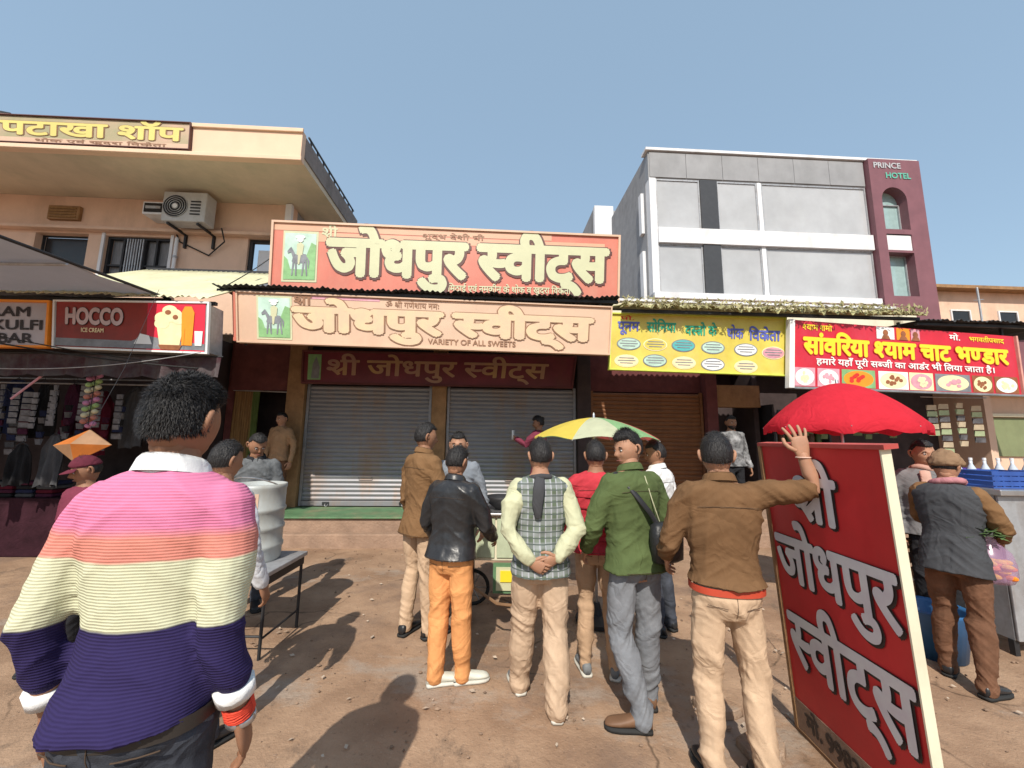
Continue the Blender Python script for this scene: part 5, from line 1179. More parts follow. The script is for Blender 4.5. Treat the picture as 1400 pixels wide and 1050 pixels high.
        co2 = co+np.stack([0*co[:,0], 0*co[:,0], co[:,0]*1.3*np.sin(seed*1.7)+.5*np.abs(co[:,0])+.35*co[:,1]], 1)
        off = folds(co2, no, seed, fold*.95, (6,6,15), 6, wz)-co2
        off += folds(co, no, seed+1, fold*1.0, (13,13,2.6), 4, np.clip((co[:,2]-.12)/.3, 0, 1)*.8*np.clip((.93-co[:,2])/.06, .05, 1))-co
        co = co+off; PM().add(co, f).build('trousers', bottom, t, k)
        if H > 1.55 and strands >= 500:
            seam(co, [(0, z_) for z_ in np.linspace(.93,.82,9)], t, k)
            for sx in (1,-1): seam(co, [(sx*(.045+.012*i), .865+.001*i) for i in range(8)], t, k, 'pocket_welt', .0018)
    # --- top
    if top:
        tops = [r for r in TORSO if r[0] > hem+.02 and r[0] < 1.478]; r0 = (hem, .170 if hem < .94 else .160, .126 if hem < .94 else .118, -.012)
        g = loose+fat*.5
        q = MB(); q.loft([(r0[0], r0[1]+g+.008+hemw, r0[2]+g+.004+fat, r0[3])]+[(a, b+g, c+g*.8+(fat if a < 1.3 else 0), d) for a,b,c,d in tops]+[(1.482,.078,.068,-.008)], 28, 2.3, T)
        sl = MB() if sleeve_mat else q
        for sd in 'RL':
            S, E_, W = A[sd]; sl_l = sleeve if not isinstance(sleeve, dict) else sleeve[sd]
            pts = [S-np.array([(.03 if sd=='R' else -.03),0,.012]), S*.5+E_*.5, E_]; rs = [.074+g*.35, .060+g*.35, .052+g*.4]
            if sl_l <= .5: pts = [pts[0], S*(1-sl_l)+E_*sl_l, S*(1-2*sl_l+.02)+E_*(2*sl_l-.02) if sl_l < .5 else E_]
            else:
                fr_ = (sl_l-.5)*2*.96; pts += [E_*(1-fr_*.5)+W*fr_*.5, E_*(1-fr_)+W*fr_]; rs += [.048+g*.35, .040+g*.35]
            sl.tube(pts, rs, 14)
        co, no, f = remesh(q, vox, 3)
        el = np.array([A['R'][1], A['L'][1]]); sh = np.array([A['R'][0], A['L'][0]])
        def wt(co):
            de = np.min(np.linalg.norm(co[:,None,:]-el[None], axis=2), 1); ds = np.min(np.linalg.norm(co[:,None,:]-sh[None], axis=2), 1)
            return .40+.9*np.exp(-(de/.10)**2)+.45*np.exp(-((ds-.12)/.07)**2)+.6*np.exp(-((co[:,2]-1.02)/.10)**2)
        lean_ = co+np.stack([0*co[:,0], 0*co[:,0], .7*np.abs(co[:,0])], 1)
        off = folds(lean_, no, seed+3, fold*1.15, (5,5,foldscale[2]*1.25), 5, wt(co))-lean_; off += folds(co, no, seed+4, fold*.8, (14,14,4), 4, .45+.6*np.exp(-((co[:,2]-1.2)/.15)**2))-co
        co = co+off; PM().add(co, f).build(extra.get('top_name', 'shirt') if extra else 'shirt', top, t, k)
        if strands >= 500 and top is not knit and not sleeve_mat:
            seam(co, [(x_, 1.345+.01*math.cos(x_*9)) for x_ in np.linspace(-.15,.15,26)], t, k)
            if hem < .95: seam(co, [(x_, hem+.02) for x_ in np.linspace(-.15,.15,26)], t, k, 'hem_stitch')
        if sleeve_mat:
            v_ = np.array(sl.v); co, no, f = remesh(sl, vox, 4); co = folds(co, no, seed+5, fold*1.2, foldscale, 6, wt(co))
            ncut = co[:,0] > 0
            for sd, sgn in (('R', 1), ('L', -1)):
                # split the two sleeves by the side of the mid plane their faces lie on
                ff = [p for p in f if (co[list(p),0].mean() > A['R'][0][0]*0+ (A['R'][1][0]+A['L'][1][0])/2*0) == (sgn > 0)]
                used = sorted({i for p in ff for i in p}); mp_ = {a: b for b, a in enumerate(used)}
                if ff: PM().add(co[used], [tuple(mp_[i] for i in p) for p in ff]).build('sleeve', sleeve_mat, t, k)
        if collar is not None:
            q = MB(); pts_in = []; n = 22; vs = []
            for j, (zz_, r_) in enumerate(((1.468,1.20),(1.490,1.08),(1.512,1.04),(1.500,1.18),(1.468,1.34))):
                for i in range(n):
                    a = PI/2+.22+(2*PI-.44)*i/(n-1); vs.append(T((math.cos(a)*.068*r_, math.sin(a)*.066*r_-.002, zz_-.018*math.sin(a)*(1 if j else .5))))
            q.add(vs, [(j*n+i,j*n+i+1,(j+1)*n+i+1,(j+1)*n+i) for j in range(4) for i in range(n-1)]); PM().add(q.v, q.f).build('collar', collar, t, k)
    # --- shoes
    if shoe:
        for sd in 'RL':
            d = Lg[sd]; an = np.array(d['ankle'], float); Fm = rotz(-rad(d['yaw'])) @ rotx(-rad(d['pitch']))
            base = an+np.array([0,0,-.085]) if not d['pitch'] else an
            off = np.zeros(3) if not d['pitch'] else Fm@np.array([0,0,-.085])
            q = MB(); rings = [(-.065,.022,.05,.0),(-.055,.033,.075,.0),(-.02,.037,.085,0),(.02,.037,.080,0),(.07,.042,.058,0),(.12,.047,.045,0),(.165,.044,.036,0),(.19,.033,.028,0),(.205,.014,.016,0)]
            vs = []; n = 14
            for yy, w_, h_, _ in rings:
                for i in range(n):
                    a = 2*PI*i/n; xx = w_*math.copysign(abs(math.cos(a))**.7, math.cos(a)); zz_ = .014+(h_-.0)*(.5+.5*math.sin(a))**.8
                    vs.append((xx, yy, zz_))
            nr = len(rings); fs = [(i*n+j,i*n+(j+1)%n,(i+1)*n+(j+1)%n,(i+1)*n+j) for i in range(nr-1) for j in range(n)]+[tuple(range(n-1,-1,-1)), tuple((nr-1)*n+j for j in range(n))]
            pm = PM().add(np.array(vs)@Fm.T+base+off, fs); sh_o = pm.build('shoe', shoe, t, k)
            vs = []
            for zz_ in (0,.018):
                for yy, w_, h_, _ in rings: vs.append((w_*1.08+.002, yy*1.02, zz_))
                for yy, w_, h_, _ in rings[::-1]: vs.append((-w_*1.08-.002, yy*1.02, zz_))
            m_ = 2*nr; fs = [tuple(range(m_-1,-1,-1)), tuple(range(m_,2*m_))]+[(i,(i+1)%m_,m_+(i+1)%m_,m_+i) for i in range(m_)]
            PM().add(np.array(vs)@Fm.T+base+off, fs).build('sole', shoe_sole or M['black_rubber'], sh_o, k)
    t['_k'] = k
    return t, dict(T=T, A=A, L=Lg, k=k, hc=hc, Hm=Hm, Rm=Rm)
SEAM = mat('seam_thread', (.07,.045,.03), rough=.9)
def seam(co, pts, t, k, name='seam', r=.0013, m=None):
    """a stitched line laid on the back of a garment: pts are (x, z) pairs in the garment's own space"""
    out = []
    for x, z in pts:
        d = (co[:,0]-x)**2+(co[:,2]-z)**2; near = co[(d < .014**2)]
        if len(near): out.append((x, near[:,1].min()-.0005, z))
    if len(out) > 2:
        q = MB(); q.tube(out, r, 5); PM().add(q.v, q.f).build(name, m or SEAM, t, k)
def attach(t, info, name, mb, m, parent=None):
    o = PM().add(mb.v, mb.f).build(name, m, parent or t, info['k']); return o
def belt(t, info, z_, m, grow=.02, h=.035, name='belt', T=None):
    q = MB(); n = 32; vs = []
    for zz in (z_-h/2, z_+h/2):
        for i in range(n): a = 2*PI*i/n; vs.append((np.array([math.copysign(abs(math.cos(a))**.87, math.cos(a))*(.158+grow), math.copysign(abs(math.sin(a))**.87, math.sin(a))*(.110+grow)-.004, zz])))
    vs = [tuple(v) for v in vs]; q.add(vs, [(i,(i+1)%n,n+(i+1)%n,n+i) for i in range(n)]); return attach(t, info, name, q, m)
def cap_on(t, info, m, kind='cap', name='cap'):
    d = _SV; zz = d[:,2]; y = d[:,1]
    lim = .28+.10*y if kind == 'cap' else .05+.25*y
    mk = np.clip((zz-lim)/.06, 0, 1); nz = np.array([mn.noise(Vector((a*3, b*3, c*7))) for a, b, c in d]); gr = .017 if kind == 'cap' else .026
    P_ = head_shape(d)+d*(mk*(gr+.012*nz*(kind != 'cap'))-(1-mk)*.012)[:,None]
    o = PM().add(P_@info['Hm'].T+info['hc'], _SF).build(name, m, t, info['k'])
    if kind == 'cap':
        q = MB(); vs = []; n = 12
        for s in (0,1):
            for zt in (0,.004):
                for i in range(n+1): a = -.95+1.9*i/n; r_ = .095+.06*s*math.cos(a*.8); vs.append((math.sin(a)*r_*.86, math.cos(a)*r_, .036-.02*s+zt))
        K = n+1; fs = [(i,i+1,2*K+i+1,2*K+i) for i in range(n)]+[(K+i,3*K+i,3*K+i+1,K+i+1) for i in range(n)]+[(2*K+i,2*K+i+1,3*K+i+1,3*K+i) for i in range(n)]
        PM().add(np.array(vs)@info['Hm'].T+info['hc'], fs).build('peak', m, o, info['k'])
    return o

# the striped sweater: colour bands by height, ribbed knit
def sweater_material():
    m = bpy.data.materials.new('striped_knit'); m.use_nodes = True; N, L, b = nodes_of(m); b.inputs['Roughness'].default_value = .9; b.inputs['Specular IOR Level'].default_value = .15
    tc = N.new('ShaderNodeTexCoord'); sx = N.new('ShaderNodeSeparateXYZ'); L.new(tc.outputs['Object'], sx.inputs[0])
    nz = N.new('ShaderNodeTexNoise'); nz.inputs['Scale'].default_value = 4; L.new(tc.outputs['Object'], nz.inputs['Vector'])
    ad = N.new('ShaderNodeMath'); ad.operation = 'MULTIPLY_ADD'; ad.inputs[1].default_value = .03; L.new(nz.outputs[0], ad.inputs[0]); L.new(sx.outputs[2], ad.inputs[2])
    mr = N.new('ShaderNodeMapRange'); mr.inputs[1].default_value = 1.0; mr.inputs[2].default_value = 1.7; L.new(ad.outputs[0], mr.inputs[0])
    cr = N.new('ShaderNodeValToRGB'); cr.color_ramp.interpolation = 'LINEAR'; e = cr.color_ramp.elements
    navy = (.030,.022,.085,1); cream = (.60,.60,.42,1); coral = (.64,.24,.19,1); pink = (.66,.20,.34,1)
    zf = lambda z: (z-1.0)/.7
    e[0].position = 0; e[0].color = navy; e[1].position = zf(Z_NAVY)-.004; e[1].color = navy
    for p, c in ((zf(Z_NAVY)+.004, cream),(zf(Z_CREAM)-.004, cream),(zf(Z_CREAM)+.004, coral),(zf(Z_CREAM+.055), coral),(zf(Z_CREAM+.085), pink),(1, pink)):
        x = e.new(p); x.color = c
    L.new(mr.outputs[0], cr.inputs[0])
    n2 = N.new('ShaderNodeTexNoise'); n2.inputs['Scale'].default_value = 60; n2.inputs['Detail'].default_value = 3; L.new(tc.outputs['Object'], n2.inputs['Vector'])
    hs = N.new('ShaderNodeMix'); hs.data_type = 'RGBA'; hs.blend_type = 'MULTIPLY'; hs.inputs[0].default_value = .5; L.new(cr.outputs[0], hs.inputs[6]); L.new(n2.outputs[1], hs.inputs[7])
    r2 = N.new('ShaderNodeMath'); r2.operation = 'MULTIPLY'; r2.inputs[1].default_value = 820; L.new(sx.outputs[2], r2.inputs[0])
    sn = N.new('ShaderNodeMath'); sn.operation = 'SINE'; L.new(r2.outputs[0], sn.inputs[0])
    bp = N.new('ShaderNodeBump'); bp.inputs['Strength'].default_value = .35; bp.inputs['Distance'].default_value = .0022; L.new(sn.outputs[0], bp.inputs['Height']); 
    b2 = N.new('ShaderNodeBump'); b2.inputs['Strength'].default_value = .4; b2.inputs['Distance'].default_value = .003; L.new(n2.outputs[0], b2.inputs['Height']); L.new(bp.outputs[0], b2.inputs['Normal']); L.new(b2.outputs[0], b.inputs['Normal'])
    # fine dark ribs between the knit courses
    mm = N.new('ShaderNodeMapRange'); mm.inputs[1].default_value = -1; mm.inputs[2].default_value = .2; mm.inputs[3].default_value = .84; mm.inputs[4].default_value = 1.0; L.new(sn.outputs[0], mm.inputs[0])
    h2 = N.new('ShaderNodeMix'); h2.data_type = 'RGBA'; h2.blend_type = 'MULTIPLY'; h2.inputs[0].default_value = 1; L.new(cr.outputs[0], h2.inputs[6]); L.new(mm.outputs[0], h2.inputs[7])
    L.new(h2.outputs[2], b.inputs['Base Color']); return m
Z_NAVY, Z_CREAM = 1.212, 1.378
knit = sweater_material()
def plaid_material():
    m = bpy.data.materials.new('plaid_wool'); m.use_nodes = True; N, L, b = nodes_of(m); b.inputs['Roughness'].default_value = .9
    tc = N.new('ShaderNodeTexCoord'); col = None
    def wave(axis, sc, p0, p1, ph=0):
        w = N.new('ShaderNodeTexWave'); w.bands_direction = axis; w.inputs['Scale'].default_value = sc; w.inputs['Distortion'].default_value = .6; w.inputs['Detail'].default_value = 1; w.inputs['Phase Offset'].default_value = ph
        L.new(tc.outputs['Object'], w.inputs['Vector']); r = N.new('ShaderNodeValToRGB'); r.color_ramp.elements[0].position = p0; r.color_ramp.elements[1].position = p1; L.new(w.outputs[1], r.inputs[0]); return r.outputs[0]
    a, c, d, e = wave('X', 4.2, .35, .6), wave('Z', 4.2, .35, .6), wave('X', 8.4, .86, .93, 1), wave('Z', 8.4, .86, .93, 2)
    def mix(f, A_, B_, bt='MIX', v=None):
        x = N.new('ShaderNodeMix'); x.data_type = 'RGBA'; x.blend_type = bt
        if f is None: x.inputs[0].default_value = v
        else: L.new(f, x.inputs[0])
        for s, y in ((6, A_), (7, B_)):
            if isinstance(y, tuple): x.inputs[s].default_value = (*y, 1)
            else: L.new(y, x.inputs[s])
        return x.outputs[2]
    base = mix(a, (.09,.11,.08), (.24,.26,.25)); v = mix(c, (.11,.15,.09), (.24,.26,.26)); c1 = mix(None, base, v, 'MIX', .5)
    c2 = mix(d, c1, (.34,.35,.38)); c3 = mix(e, c2, (.08,.10,.09)); L.new(c3, b.inputs['Base Color']); return m
plaid = plaid_material()

c_khaki = cloth('khaki_brown', (.19,.105,.05)); c_khaki2 = cloth('khaki_shirt', (.155,.085,.042)); c_beige = cloth('beige_twill', (.52,.37,.25)); c_beige2 = cloth('beige_loose', (.50,.36,.25))
c_orange = cloth('orange_cloth', (.68,.31,.12)); c_leather = mat('black_leather', (.022,.022,.024), rough=.36, var=.3, bump=.25, bscale=22, spec=.5)
c_jeans = cloth('grey_jeans', (.19,.20,.22), var=.25); c_jeansd = cloth('dark_jeans', (.055,.06,.075), var=.35, scale=14); c_green = cloth('olive_green', (.085,.115,.045)); c_red = cloth('red_padded', (.50,.045,.06))
c_cream = cloth('cream_cotton', (.48,.48,.32)); c_white = cloth('white_cotton', (.72,.72,.72)); c_maroon = cloth('maroon_cotton', (.17,.035,.06)); c_grey = cloth('grey_wool', (.12,.125,.13), var=.35, scale=16)
c_brown = cloth('brown_cloth', (.15,.075,.045), var=.3); c_dgrey = cloth('dark_grey_vest', (.06,.062,.068)); c_tan = cloth('tan_trousers', (.46,.31,.20)); c_scarf = cloth('dark_scarf', (.06,.06,.065)); c_pink = cloth('pink_scarf', (.45,.20,.22)); c_dark = cloth('black_cloth', (.022,.022,.025)); c_plum = cloth('plum_cloth', (.10,.03,.06))
s_black = mat('shoe_black', (.02,.02,.022), rough=.35); s_white = mat('shoe_white', (.62,.62,.54), rough=.6, dirt=.4, dirtcol=(.35,.27,.2)); s_brown = mat('shoe_brown', (.17,.09,.05), rough=.6); s_green = mat('shoe_green', (.16,.19,.11), rough=.6); s_grey = mat('shoe_grey', (.16,.17,.18), rough=.6)
sole_w = mat('sole_white', (.55,.53,.47), rough=.7)
HD = dict

# 1 man in the striped sweater, close to the camera
t, I = person('person', 'man seen from behind in a pink, cream and navy striped sweater and dark jeans', (-.975,1.16), 3, 1.835, head=(-2,4), lean=1, shoulder=-.006,
    arms=HD(R=((.022,-.04,-.285),(.030,.07,-.25)), L=((-.058,-.05,-.28),(.0,.08,-.25))), top=knit, bottom=c_jeansd, shoe=s_black, hem=.905, hemw=-.022, loose=.019, strands=12000, sleeve=.80, seed=11, vox=.0080, fold=.0085, hair_grow=.012, extra=HD(top_name='sweater'), collar=c_white, foldscale=(6,6,11))
for sd, sx in (('R',1),('L',-1)):
    S, E_, W = I['A'][sd]; d = vnorm(W-E_); p = E_*.34+W*.66
    q = MB(); q.tube([p-d*.0, p+d*.035], [.046,.044], 16, cap=False); attach(t, I, 'cuff', q, c_white)
S, E_, W = I['A']['R']; d = vnorm(W-E_)
q = MB(); 
for k in range(7): c_ = E_*.08+W*.92+d*(-.012+k*.005); u_ = vnorm(np.cross(d,[0,1,0.2])); v_ = np.cross(d,u_); q.tube([c_+.0325*(u_*math.cos(a)+v_*math.sin(a))+d*.003*math.sin(a*2+k) for a in np.linspace(0,2*PI,15)], .0035, 5, cap=False)
attach(t, I, 'red_wrist_thread', q, mat('thread_red',(.65,.06,.03),rough=.8))
c_ = W+d*.012; q = MB(); q.tube([c_+.034*(u_*math.cos(a)+v_*math.sin(a)*.85) for a in np.linspace(0,2*PI,19)], [(.009,.003)]*19, 6, cap=False, up=d); attach(t, I, 'bracelet', q, M['steel'])
belt(t, I, .905, mat('belt_dark',(.03,.025,.022),rough=.5), grow=.020)
# pockets on the jeans
for sx in (1,-1):
    q = MB(); vs = []
    for (x,z_) in ((-.05,.84),(.055,.84),(.055,.77),(.0,.735),(-.05,.77)): vs.append((sx*.085+x, -.152+.02*abs(x), z_))
    q.add(vs, [(0,1,2,3,4)]); attach(t, I, 'back_pocket', q, cloth('dark_jeans_pocket',(.07,.075,.09),var=.3))

# 2 behind him, white checked sleeve
t, I = person('person', 'black haired man in a white checked shirt behind the striped sweater man', (-1.72,2.42), -12, 1.63, head=(-8,6), arms=HD(R=((.09,-.02,-.28),(.03,.10,-.25)), L=((-.08,0,-.29),(0,.08,-.25))), top=cloth('white_check',(.56,.57,.60),var=.25,scale=20), bottom=c_jeansd, shoe=s_black, loose=.026, strands=900, seed=12)
# 3 seller behind the drum
t, I = person('person', 'man in a grey speckled sweater looking down behind the drum', (-2.62,4.15), 205, 1.70, head=(25,22), lean=6, arms=HD(R=((.06,.05,-.28),(-.04,.2,-.12)), L=((-.06,.05,-.28),(.04,.2,-.12))), top=c_grey, bottom=c_jeansd, shoe=s_black, seed=13, face=True, loose=.03, strands=500, collar=c_dark)
# 4 man in the doorway
t, I = person('person', 'man in a tan jacket standing in the dark doorway left of the shutters', (-4.02,6.95), 170, 1.68, head=(-12,4), top=cloth('tan_jacket',(.34,.21,.12)), bottom=c_brown, shoe=s_black, seed=14, face=True, skin=skin_b, strands=300, z=.40, hairstyle='short')
# 5 man in brown kurta
t, I = person('person', 'man in a long brown uniform shirt and beige trousers facing right', (-.80,3.66), -42, 1.80, head=(-15,2), lean=1, arms=HD(R=((.06,.02,-.29),(.0,.12,-.24)), L=((-.05,-.01,-.30),(0,.08,-.25))),
    legs=HD(R=HD(ankle=(.11,.05,.085),yaw=5), L=HD(ankle=(-.08,-.05,.085),yaw=-20)), top=c_khaki, bottom=c_beige, shoe=s_black, seed=15, loose=.022, hem=.80, strands=700, collar=c_khaki)
q = MB(); S = I['A']['L'][0]; q.box(S[0]-.068,S[0]-.062,S[1]-.03,S[1]+.03,S[2]-.16,S[2]-.09); attach(t, I, 'arm_badge', q, mat('badge_mustard',(.42,.30,.04),rough=.6))
# 6 face behind the leather jacket
t, I = person('person', 'man with a pale grey scarf facing the camera behind the leather jacket man', (-.52,3.95), 172, 1.72, head=(8,0), top=cloth('blue_grey',(.20,.22,.25)), bottom=c_dark, shoe=s_black, seed=16, face=True, skin=skin_b, strands=500, beard='moustache')
q = MB(); T_ = I['T']; q.tube([T_((.075*math.cos(a),.075*math.sin(a)-.005,1.485+.015*math.sin(a*2))) for a in np.linspace(0,2*PI,18)], .022, 8, cap=False); attach(t, I, 'scarf', q, cloth('pale_scarf',(.38,.39,.42)))
# 7 leather jacket, orange trousers
t, I = person('person', 'man in a black leather jacket, orange trousers and white sneakers', (-.42,2.98), -22, 1.60, head=(-5,14), lean=3, arms=HD(R=((.085,.05,-.27),(-.03,.20,-.12)), L=((-.09,.02,-.28),(.02,.16,-.18))),
    legs=HD(R=HD(ankle=(.09,.06,.085),yaw=52), L=HD(ankle=(-.08,-.04,.085),yaw=50)), top=c_leather, bottom=c_orange, shoe=s_white, shoe_sole=sole_w, seed=17, loose=.034, hem=.90, strands=900, fold=.008, legw=1.18, collar=c_leather, hair_grow=.015, extra=HD(top_name='jacket'))
# 8 maroon figure on the step
t, I = person('person', 'person in a maroon kurta with tied up hair holding a white paper', (.47,6.85), 60, 1.62, head=(20,8), arms=HD(L=((-.05,.16,-.18),(.02,.20,.10)), R=((.06,.0,-.28),(0,.15,-.2))), top=c_maroon, bottom=c_plum, shoe=s_brown, seed=18, face=True, hem=.62, loose=.03, strands=500, hair_grow=.022, z=.43)
q = MB(); W = I['A']['L'][2]; q.box(W[0]-.05,W[0]+.05,W[1]+.06,W[1]+.07,W[2]-.01,W[2]+.16); k_ = I['k']
pp = thing('paper', 'white paper sheet held up by the person in maroon', 'paper', t.location, rad(60)); pp.location.z = .43; PM().add(q.v, q.f).build('sheet', M['flex_white'], pp, k_)
q = MB(); q.ball(tuple(I['hc']+I['Hm']@np.array([0,-.09,.08])), (.04,.04,.038), 10, 8); attach(t, I, 'hair_bun', q, hair_m)
# 9 plaid vest, hands behind the back
t, I = person('person', 'man in a grey green plaid vest and cream sleeves, hands clasped behind his back', (.20,2.74), 6, 1.67, head=(8,3), lean=1,
    arms=HD(R=((.060,-.100,-.270),(-.150,-.085,-.150)), L=((-.065,-.100,-.270),(.140,-.085,-.170)), Rh=HD(dir=(-.85,-.15,-.35),thumb=(-.2,-.3,1),normal=(0,1,0),curl=.5), Lh=HD(dir=(.80,-.2,-.45),thumb=(.2,-.2,1),normal=(0,1,0),curl=.6)),
    legs=HD(L=HD(knee=(-.095,.10,.50),ankle=(-.11,.20,.085),yaw=-8), R=HD(knee=(.10,-.0,.50),ankle=(.09,-.09,.085),yaw=6)), top=plaid, sleeve_mat=c_cream, bottom=c_beige2, shoe=s_grey, shoe_sole=sole_w, seed=19, loose=.026, hem=.84, strands=900, legw=1.30, leg_taper=1.12, fat=.012, skin=skin_b, extra=HD(top_name='vest'))
q = MB(); q.tube([T_ for T_ in [I['T'](p) for p in ((.085,-.03,1.45),(.05,-.085,1.475),(-.01,-.098,1.48),(-.065,-.075,1.47),(-.08,-.0,1.45))]], .020, 8); q.tube([I['T'](p) for p in ((-.02,-.10,1.47),(-.035,-.155,1.40),(-.045,-.155,1.30),(-.04,-.15,1.22))], [(.034,.012),(.040,.012),(.036,.010),(.022,.008)], 10, up=(1,0,0)); attach(t, I, 'scarf', q, c_scarf)
# 10 red padded jacket
t, I = person('person', 'man in a red padded jacket and tan trousers behind the plaid vest man', (.66,3.14), -8, 1.66, head=(4,6), top=c_red, bottom=c_tan, shoe=s_grey, shoe_sole=sole_w, seed=20, loose=.034, hem=.88, strands=800, arms=HD(R=((.06,.05,-.28),(-.03,.18,-.14)), L=((-.06,.03,-.28),(.03,.18,-.14))), legs=HD(R=HD(ankle=(.12,-.04,.085),yaw=15)), extra=HD(top_name='jacket'))
for zz in (.98,1.06,1.14,1.22,1.30):
    q = MB(); n = 26; q.tube([I['T']((math.cos(a)*.196,math.sin(a)*.142-.002,zz)) for a in np.linspace(0,2*PI,n)], .0035, 5, cap=False); attach(t, I, 'quilt_seam', q, cloth('red_seam',(.30,.02,.03)))
# 11 green jacket
t, I = person('person', 'man in an olive green jacket and grey jeans looking left with a black shoulder bag', (.80,2.68), 20, 1.73, head=(93,6), lean=2, arms=HD(R=((.09,-.02,-.28),(-.02,.14,-.22)), L=((-.085,.03,-.28),(.03,.17,-.18))),
    legs=HD(L=HD(ankle=(-.06,-.10,.085),yaw=-62), R=HD(ankle=(.13,.06,.085),yaw=20)), top=c_green, bottom=c_jeans, shoe=s_brown, seed=21, loose=.034, hem=.86, strands=1100, face=True, skin=skin_b, legw=1.14, hair_grow=.016, collar=c_green, extra=HD(top_name='jacket'))
tk, Ik = t, I
q = MB(); q.tube([I['T'](p) for p in ((-.13,-.02,1.46),(-.10,-.125,1.38),(.02,-.160,1.22),(.14,-.150,1.06),(.19,-.11,.99))], [(.006,.02)]*5, 6, up=(0,1,0)); 
bag = thing('shoulder_bag', 'black shoulder bag worn on the back of the olive green jacket man', 'bag', t.location, rad(20)); PM().add(q.v, q.f).build('strap', M['black_plastic'], bag, I['k'])
q = MB(); q.loft([(.93,.085,.035,-.155,.12),(.95,.105,.050,-.17,.12),(1.08,.110,.055,-.17,.12),(1.15,.100,.045,-.165,.12),(1.17,.075,.02,-.165,.12)], 20, 3.2); PM().add(q.v, q.f).build('pouch', mat('bag_black',(.02,.02,.022),rough=.45,bump=.3), bag, I['k'])
q = MB(); q.tube([(.04,-.228,1.09),(.20,-.228,1.09)], .003, 5); PM().add(q.v, q.f).build('zip', M['galvanised'], bag, I['k'])
q = MB(); q.tube([I['T'](p) for p in ((.02,-.128,1.44),(.05,-.146,1.30),(.10,-.150,1.15))], .004, 5); attach(t, I, 'seam_piping', q, c_cream)
# 12 white shirt man
t, I = person('person', 'man in a white shirt with his head turned left behind the olive green jacket', (1.37,3.78), 40, 1.66, head=(38,8), top=c_white, bottom=c_jeansd, shoe=s_black, seed=22, face=True, strands=600, loose=.022, collar=c_white)
# 13 policeman at the board
t, I = person('person', 'policeman in a khaki brown shirt with one hand up on the red board', (1.135,2.20), -6, 1.71, head=(-14,2), lean=1, twist=-4,
    arms=HD(R=((.235,-.12,.055),(-.035,.015,.165)), L=((-.10,.05,-.27),(.04,.17,-.14)), Rh=HD(dir=(-.12,.05,.95),thumb=(-1,.1,.1),normal=(.2,1,0),curl=.22,spread=.30)),
    legs=HD(L=HD(knee=(-.105,.03,.49),ankle=(-.11,-.02,.10),yaw=-6), R=HD(knee=(.11,-.01,.50),ankle=(.11,-.07,.085),yaw=10)), top=c_khaki2, bottom=c_beige, shoe=s_black, seed=23, loose=.026, hem=.955, strands=1200, sleeve=HD(R=.46,L=.9), vox=.009, skin=skin_b, fat=.006, collar=c_khaki2, hair_grow=.010, legw=1.08)
belt(t, I, .938, mat('belt_red',(.45,.06,.03),rough=.5), grow=.026, h=.034)
S, E_, W = I['A']['R']; q = MB(); q.tube([W+np.array([.031*math.cos(a),.031*math.sin(a),-.012]) for a in np.linspace(0,2*PI,16)], .004, 5, cap=False); attach(t, I, 'wrist_thread', q, mat('thread_pale',(.62,.42,.34)))
# 14 dark jacket by the dark pillar
t, I = person('person', 'man in a black and white printed jacket standing by the dark pillar', (3.72,6.72), 185, 1.70, head=(-5,2), top=cloth('black_white_print',(.05,.05,.055),var=.6,scale=7,col2=(.42,.42,.43)), bottom=c_dark, shoe=s_black, seed=24, face=True, beard='full', strands=400, z=.40, loose=.03)
# 15 moustached man
t, I = person('person', 'moustached man in a grey coat and pinkish scarf behind the red board', (3.80,3.70), 158, 1.70, head=(6,2), top=cloth('grey_coat',(.17,.17,.175)), bottom=c_dark, shoe=s_black, seed=25, face=True, skin=skin_b, beard='moustache', strands=400, loose=.034)
q = MB(); T_ = I['T']; q.tube([T_((.080*math.cos(a),.078*math.sin(a)-.005,1.475+.015*math.sin(a*2))) for a in np.linspace(0,2*PI,18)], .026, 8, cap=False); q.tube([T_((.05,.12,1.45)),T_((.055,.155,1.3)),T_((.05,.15,1.15))], [(.04,.014)]*3, 8, up=(1,0,0)); attach(t, I, 'scarf', q, cloth('skin_scarf',(.48,.30,.24)))
# 16 shopper with the wrapped head
t, I = person('person', 'shopper in a brown head wrap and dark grey vest holding a flower bag', (3.26,3.04), -62, 1.62, head=(-8,12), lean=7,
    arms=HD(R=((.07,.10,-.26),(-.06,.22,-.10)), L=((-.06,.14,-.24),(.04,.24,-.06))), legs=HD(L=HD(knee=(-.11,.06,.50),ankle=(-.13,.06,.085)), R=HD(ankle=(.11,-.10,.085))), top=c_dgrey, sleeve_mat=c_khaki, bottom=c_brown, shoe=s_black, seed=26, loose=.028, hem=.80, strands=200, fat=.006, legw=1.15, extra=HD(top_name='vest'), skin=skin_b, face=True)
cap_on(t, I, cloth('wrap_brown',(.24,.15,.09),var=.2), 'wrap', 'head_wrap')
q = MB(); T_ = I['T']; q.tube([T_((.088*math.cos(a),.082*math.sin(a)-.005,1.48+.02*math.sin(a+2))) for a in np.linspace(0,2*PI,18)], .026, 8, cap=False); q.tube([T_((-.06,.10,1.47)),T_((-.07,.17,1.36)),T_((-.06,.175,1.22))], [(.035,.014)]*3, 8, up=(1,0,0)); attach(t, I, 'scarf', q, c_pink)
fb = thing('flower_bag', 'clear purple tinted bag of yellow and orange flowers held by the wrapped head shopper', 'bag', (3.47,2.98,.70))
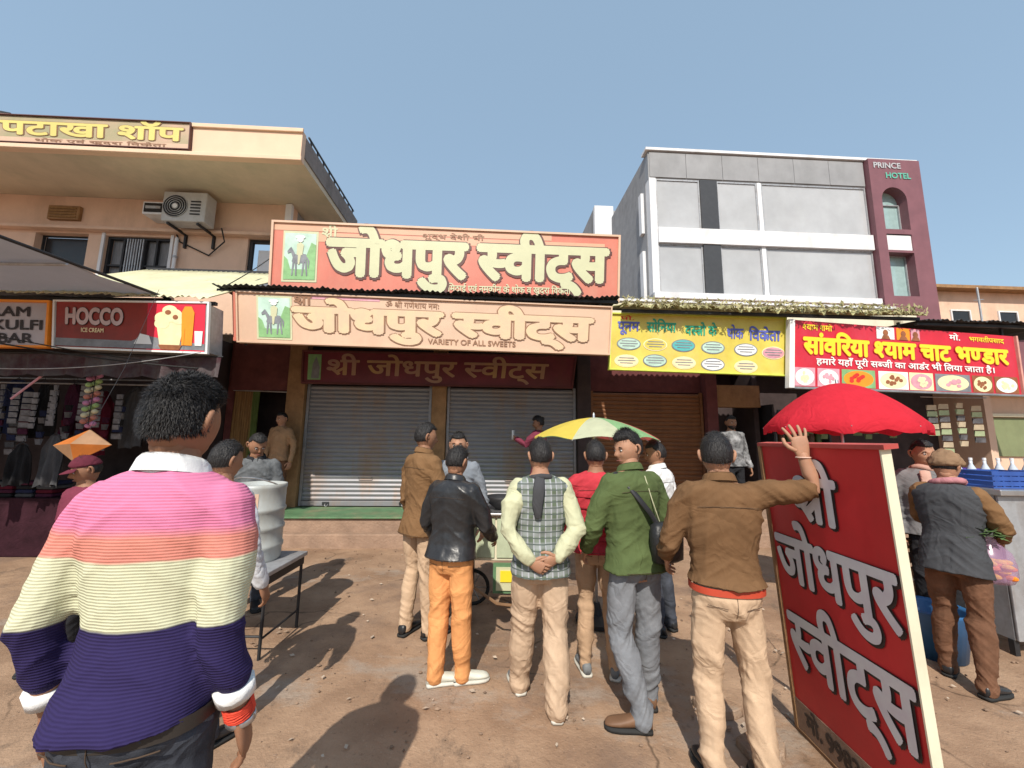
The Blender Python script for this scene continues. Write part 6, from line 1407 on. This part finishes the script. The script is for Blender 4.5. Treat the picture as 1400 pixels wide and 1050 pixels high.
q = MB(); q.lathe([(0,0),(.09,.01),(.12,.06),(.125,.14),(.10,.22),(.04,.28),(.02,.33)], 20); v_ = [(x*1.1+.015*mn.noise(Vector((x*20,y*20,z*20))), y*.8, z) for x,y,z in q.v]; q.v = v_
bmat = mat('purple_film',(.48,.28,.46),rough=.25,var=.2,spec=.6); N_, L_, b_ = nodes_of(bmat); b_.inputs['Alpha'].default_value = .45; q.build('film', bmat, fb, smooth=True, world=False)
for k in range(34):
    a = random.uniform(0,2*PI); r_ = random.uniform(.02,.10); z_ = random.uniform(.03,.15); q = MB(); q.ball((0,0,0),(.026,.026,.020),7,5)
    q.v = [(x*(1+.25*math.sin(math.atan2(y,x)*5)),y*(1+.25*math.sin(math.atan2(y,x)*5)),z) for x,y,z in q.v]
    o = q.build('flower', [mat('marigold',(.80,.45,.02)),mat('marigold_orange',(.75,.20,.01))][k%2], fb, world=False); o.location = (1.1*r_*math.cos(a), .85*r_*math.sin(a), z_)
gv = thing('green_bundle', 'bunch of green leaves lying in the arms of the wrapped head shopper', 'leaves', (3.42,2.94,1.05))
q = MB()
for k in range(60):
    a = random.uniform(0,2*PI); e = random.uniform(-.5,.9); L_ = random.uniform(.05,.11); d = np.array([math.cos(a)*math.cos(e),math.sin(a)*math.cos(e),math.sin(e)]); s_ = vnorm(np.cross(d,[0,0,1.01]))*.016; p = np.array([random.uniform(-.10,.12),random.uniform(-.04,.04),random.uniform(-.02,.03)])
    q.add([p, p+d*L_*.5+s_, p+d*L_, p+d*L_*.5-s_], [(0,1,2,3)])
o = q.build('foliage', mat('leaf_green',(.10,.17,.06),rough=.6,var=.4), gv, world=False); o['kind'] = 'stuff'
# 17 boy with the dark red cap
t, I = person('person', 'boy in a dark red cap and maroon jacket beneath the orange paper kite', (-3.25,3.1), 165, 1.50, head=(-20,16), top=c_maroon, bottom=c_dark, shoe=s_black, seed=27, face=True, strands=200)
cap_on(t, I, cloth('cap_maroon',(.12,.025,.04)), 'cap')
bpy.data.objects.remove(_tmp)
for o in bpy.data.objects:
    if '_k' in o: del o['_k']
bpy.data.objects.remove(_to)
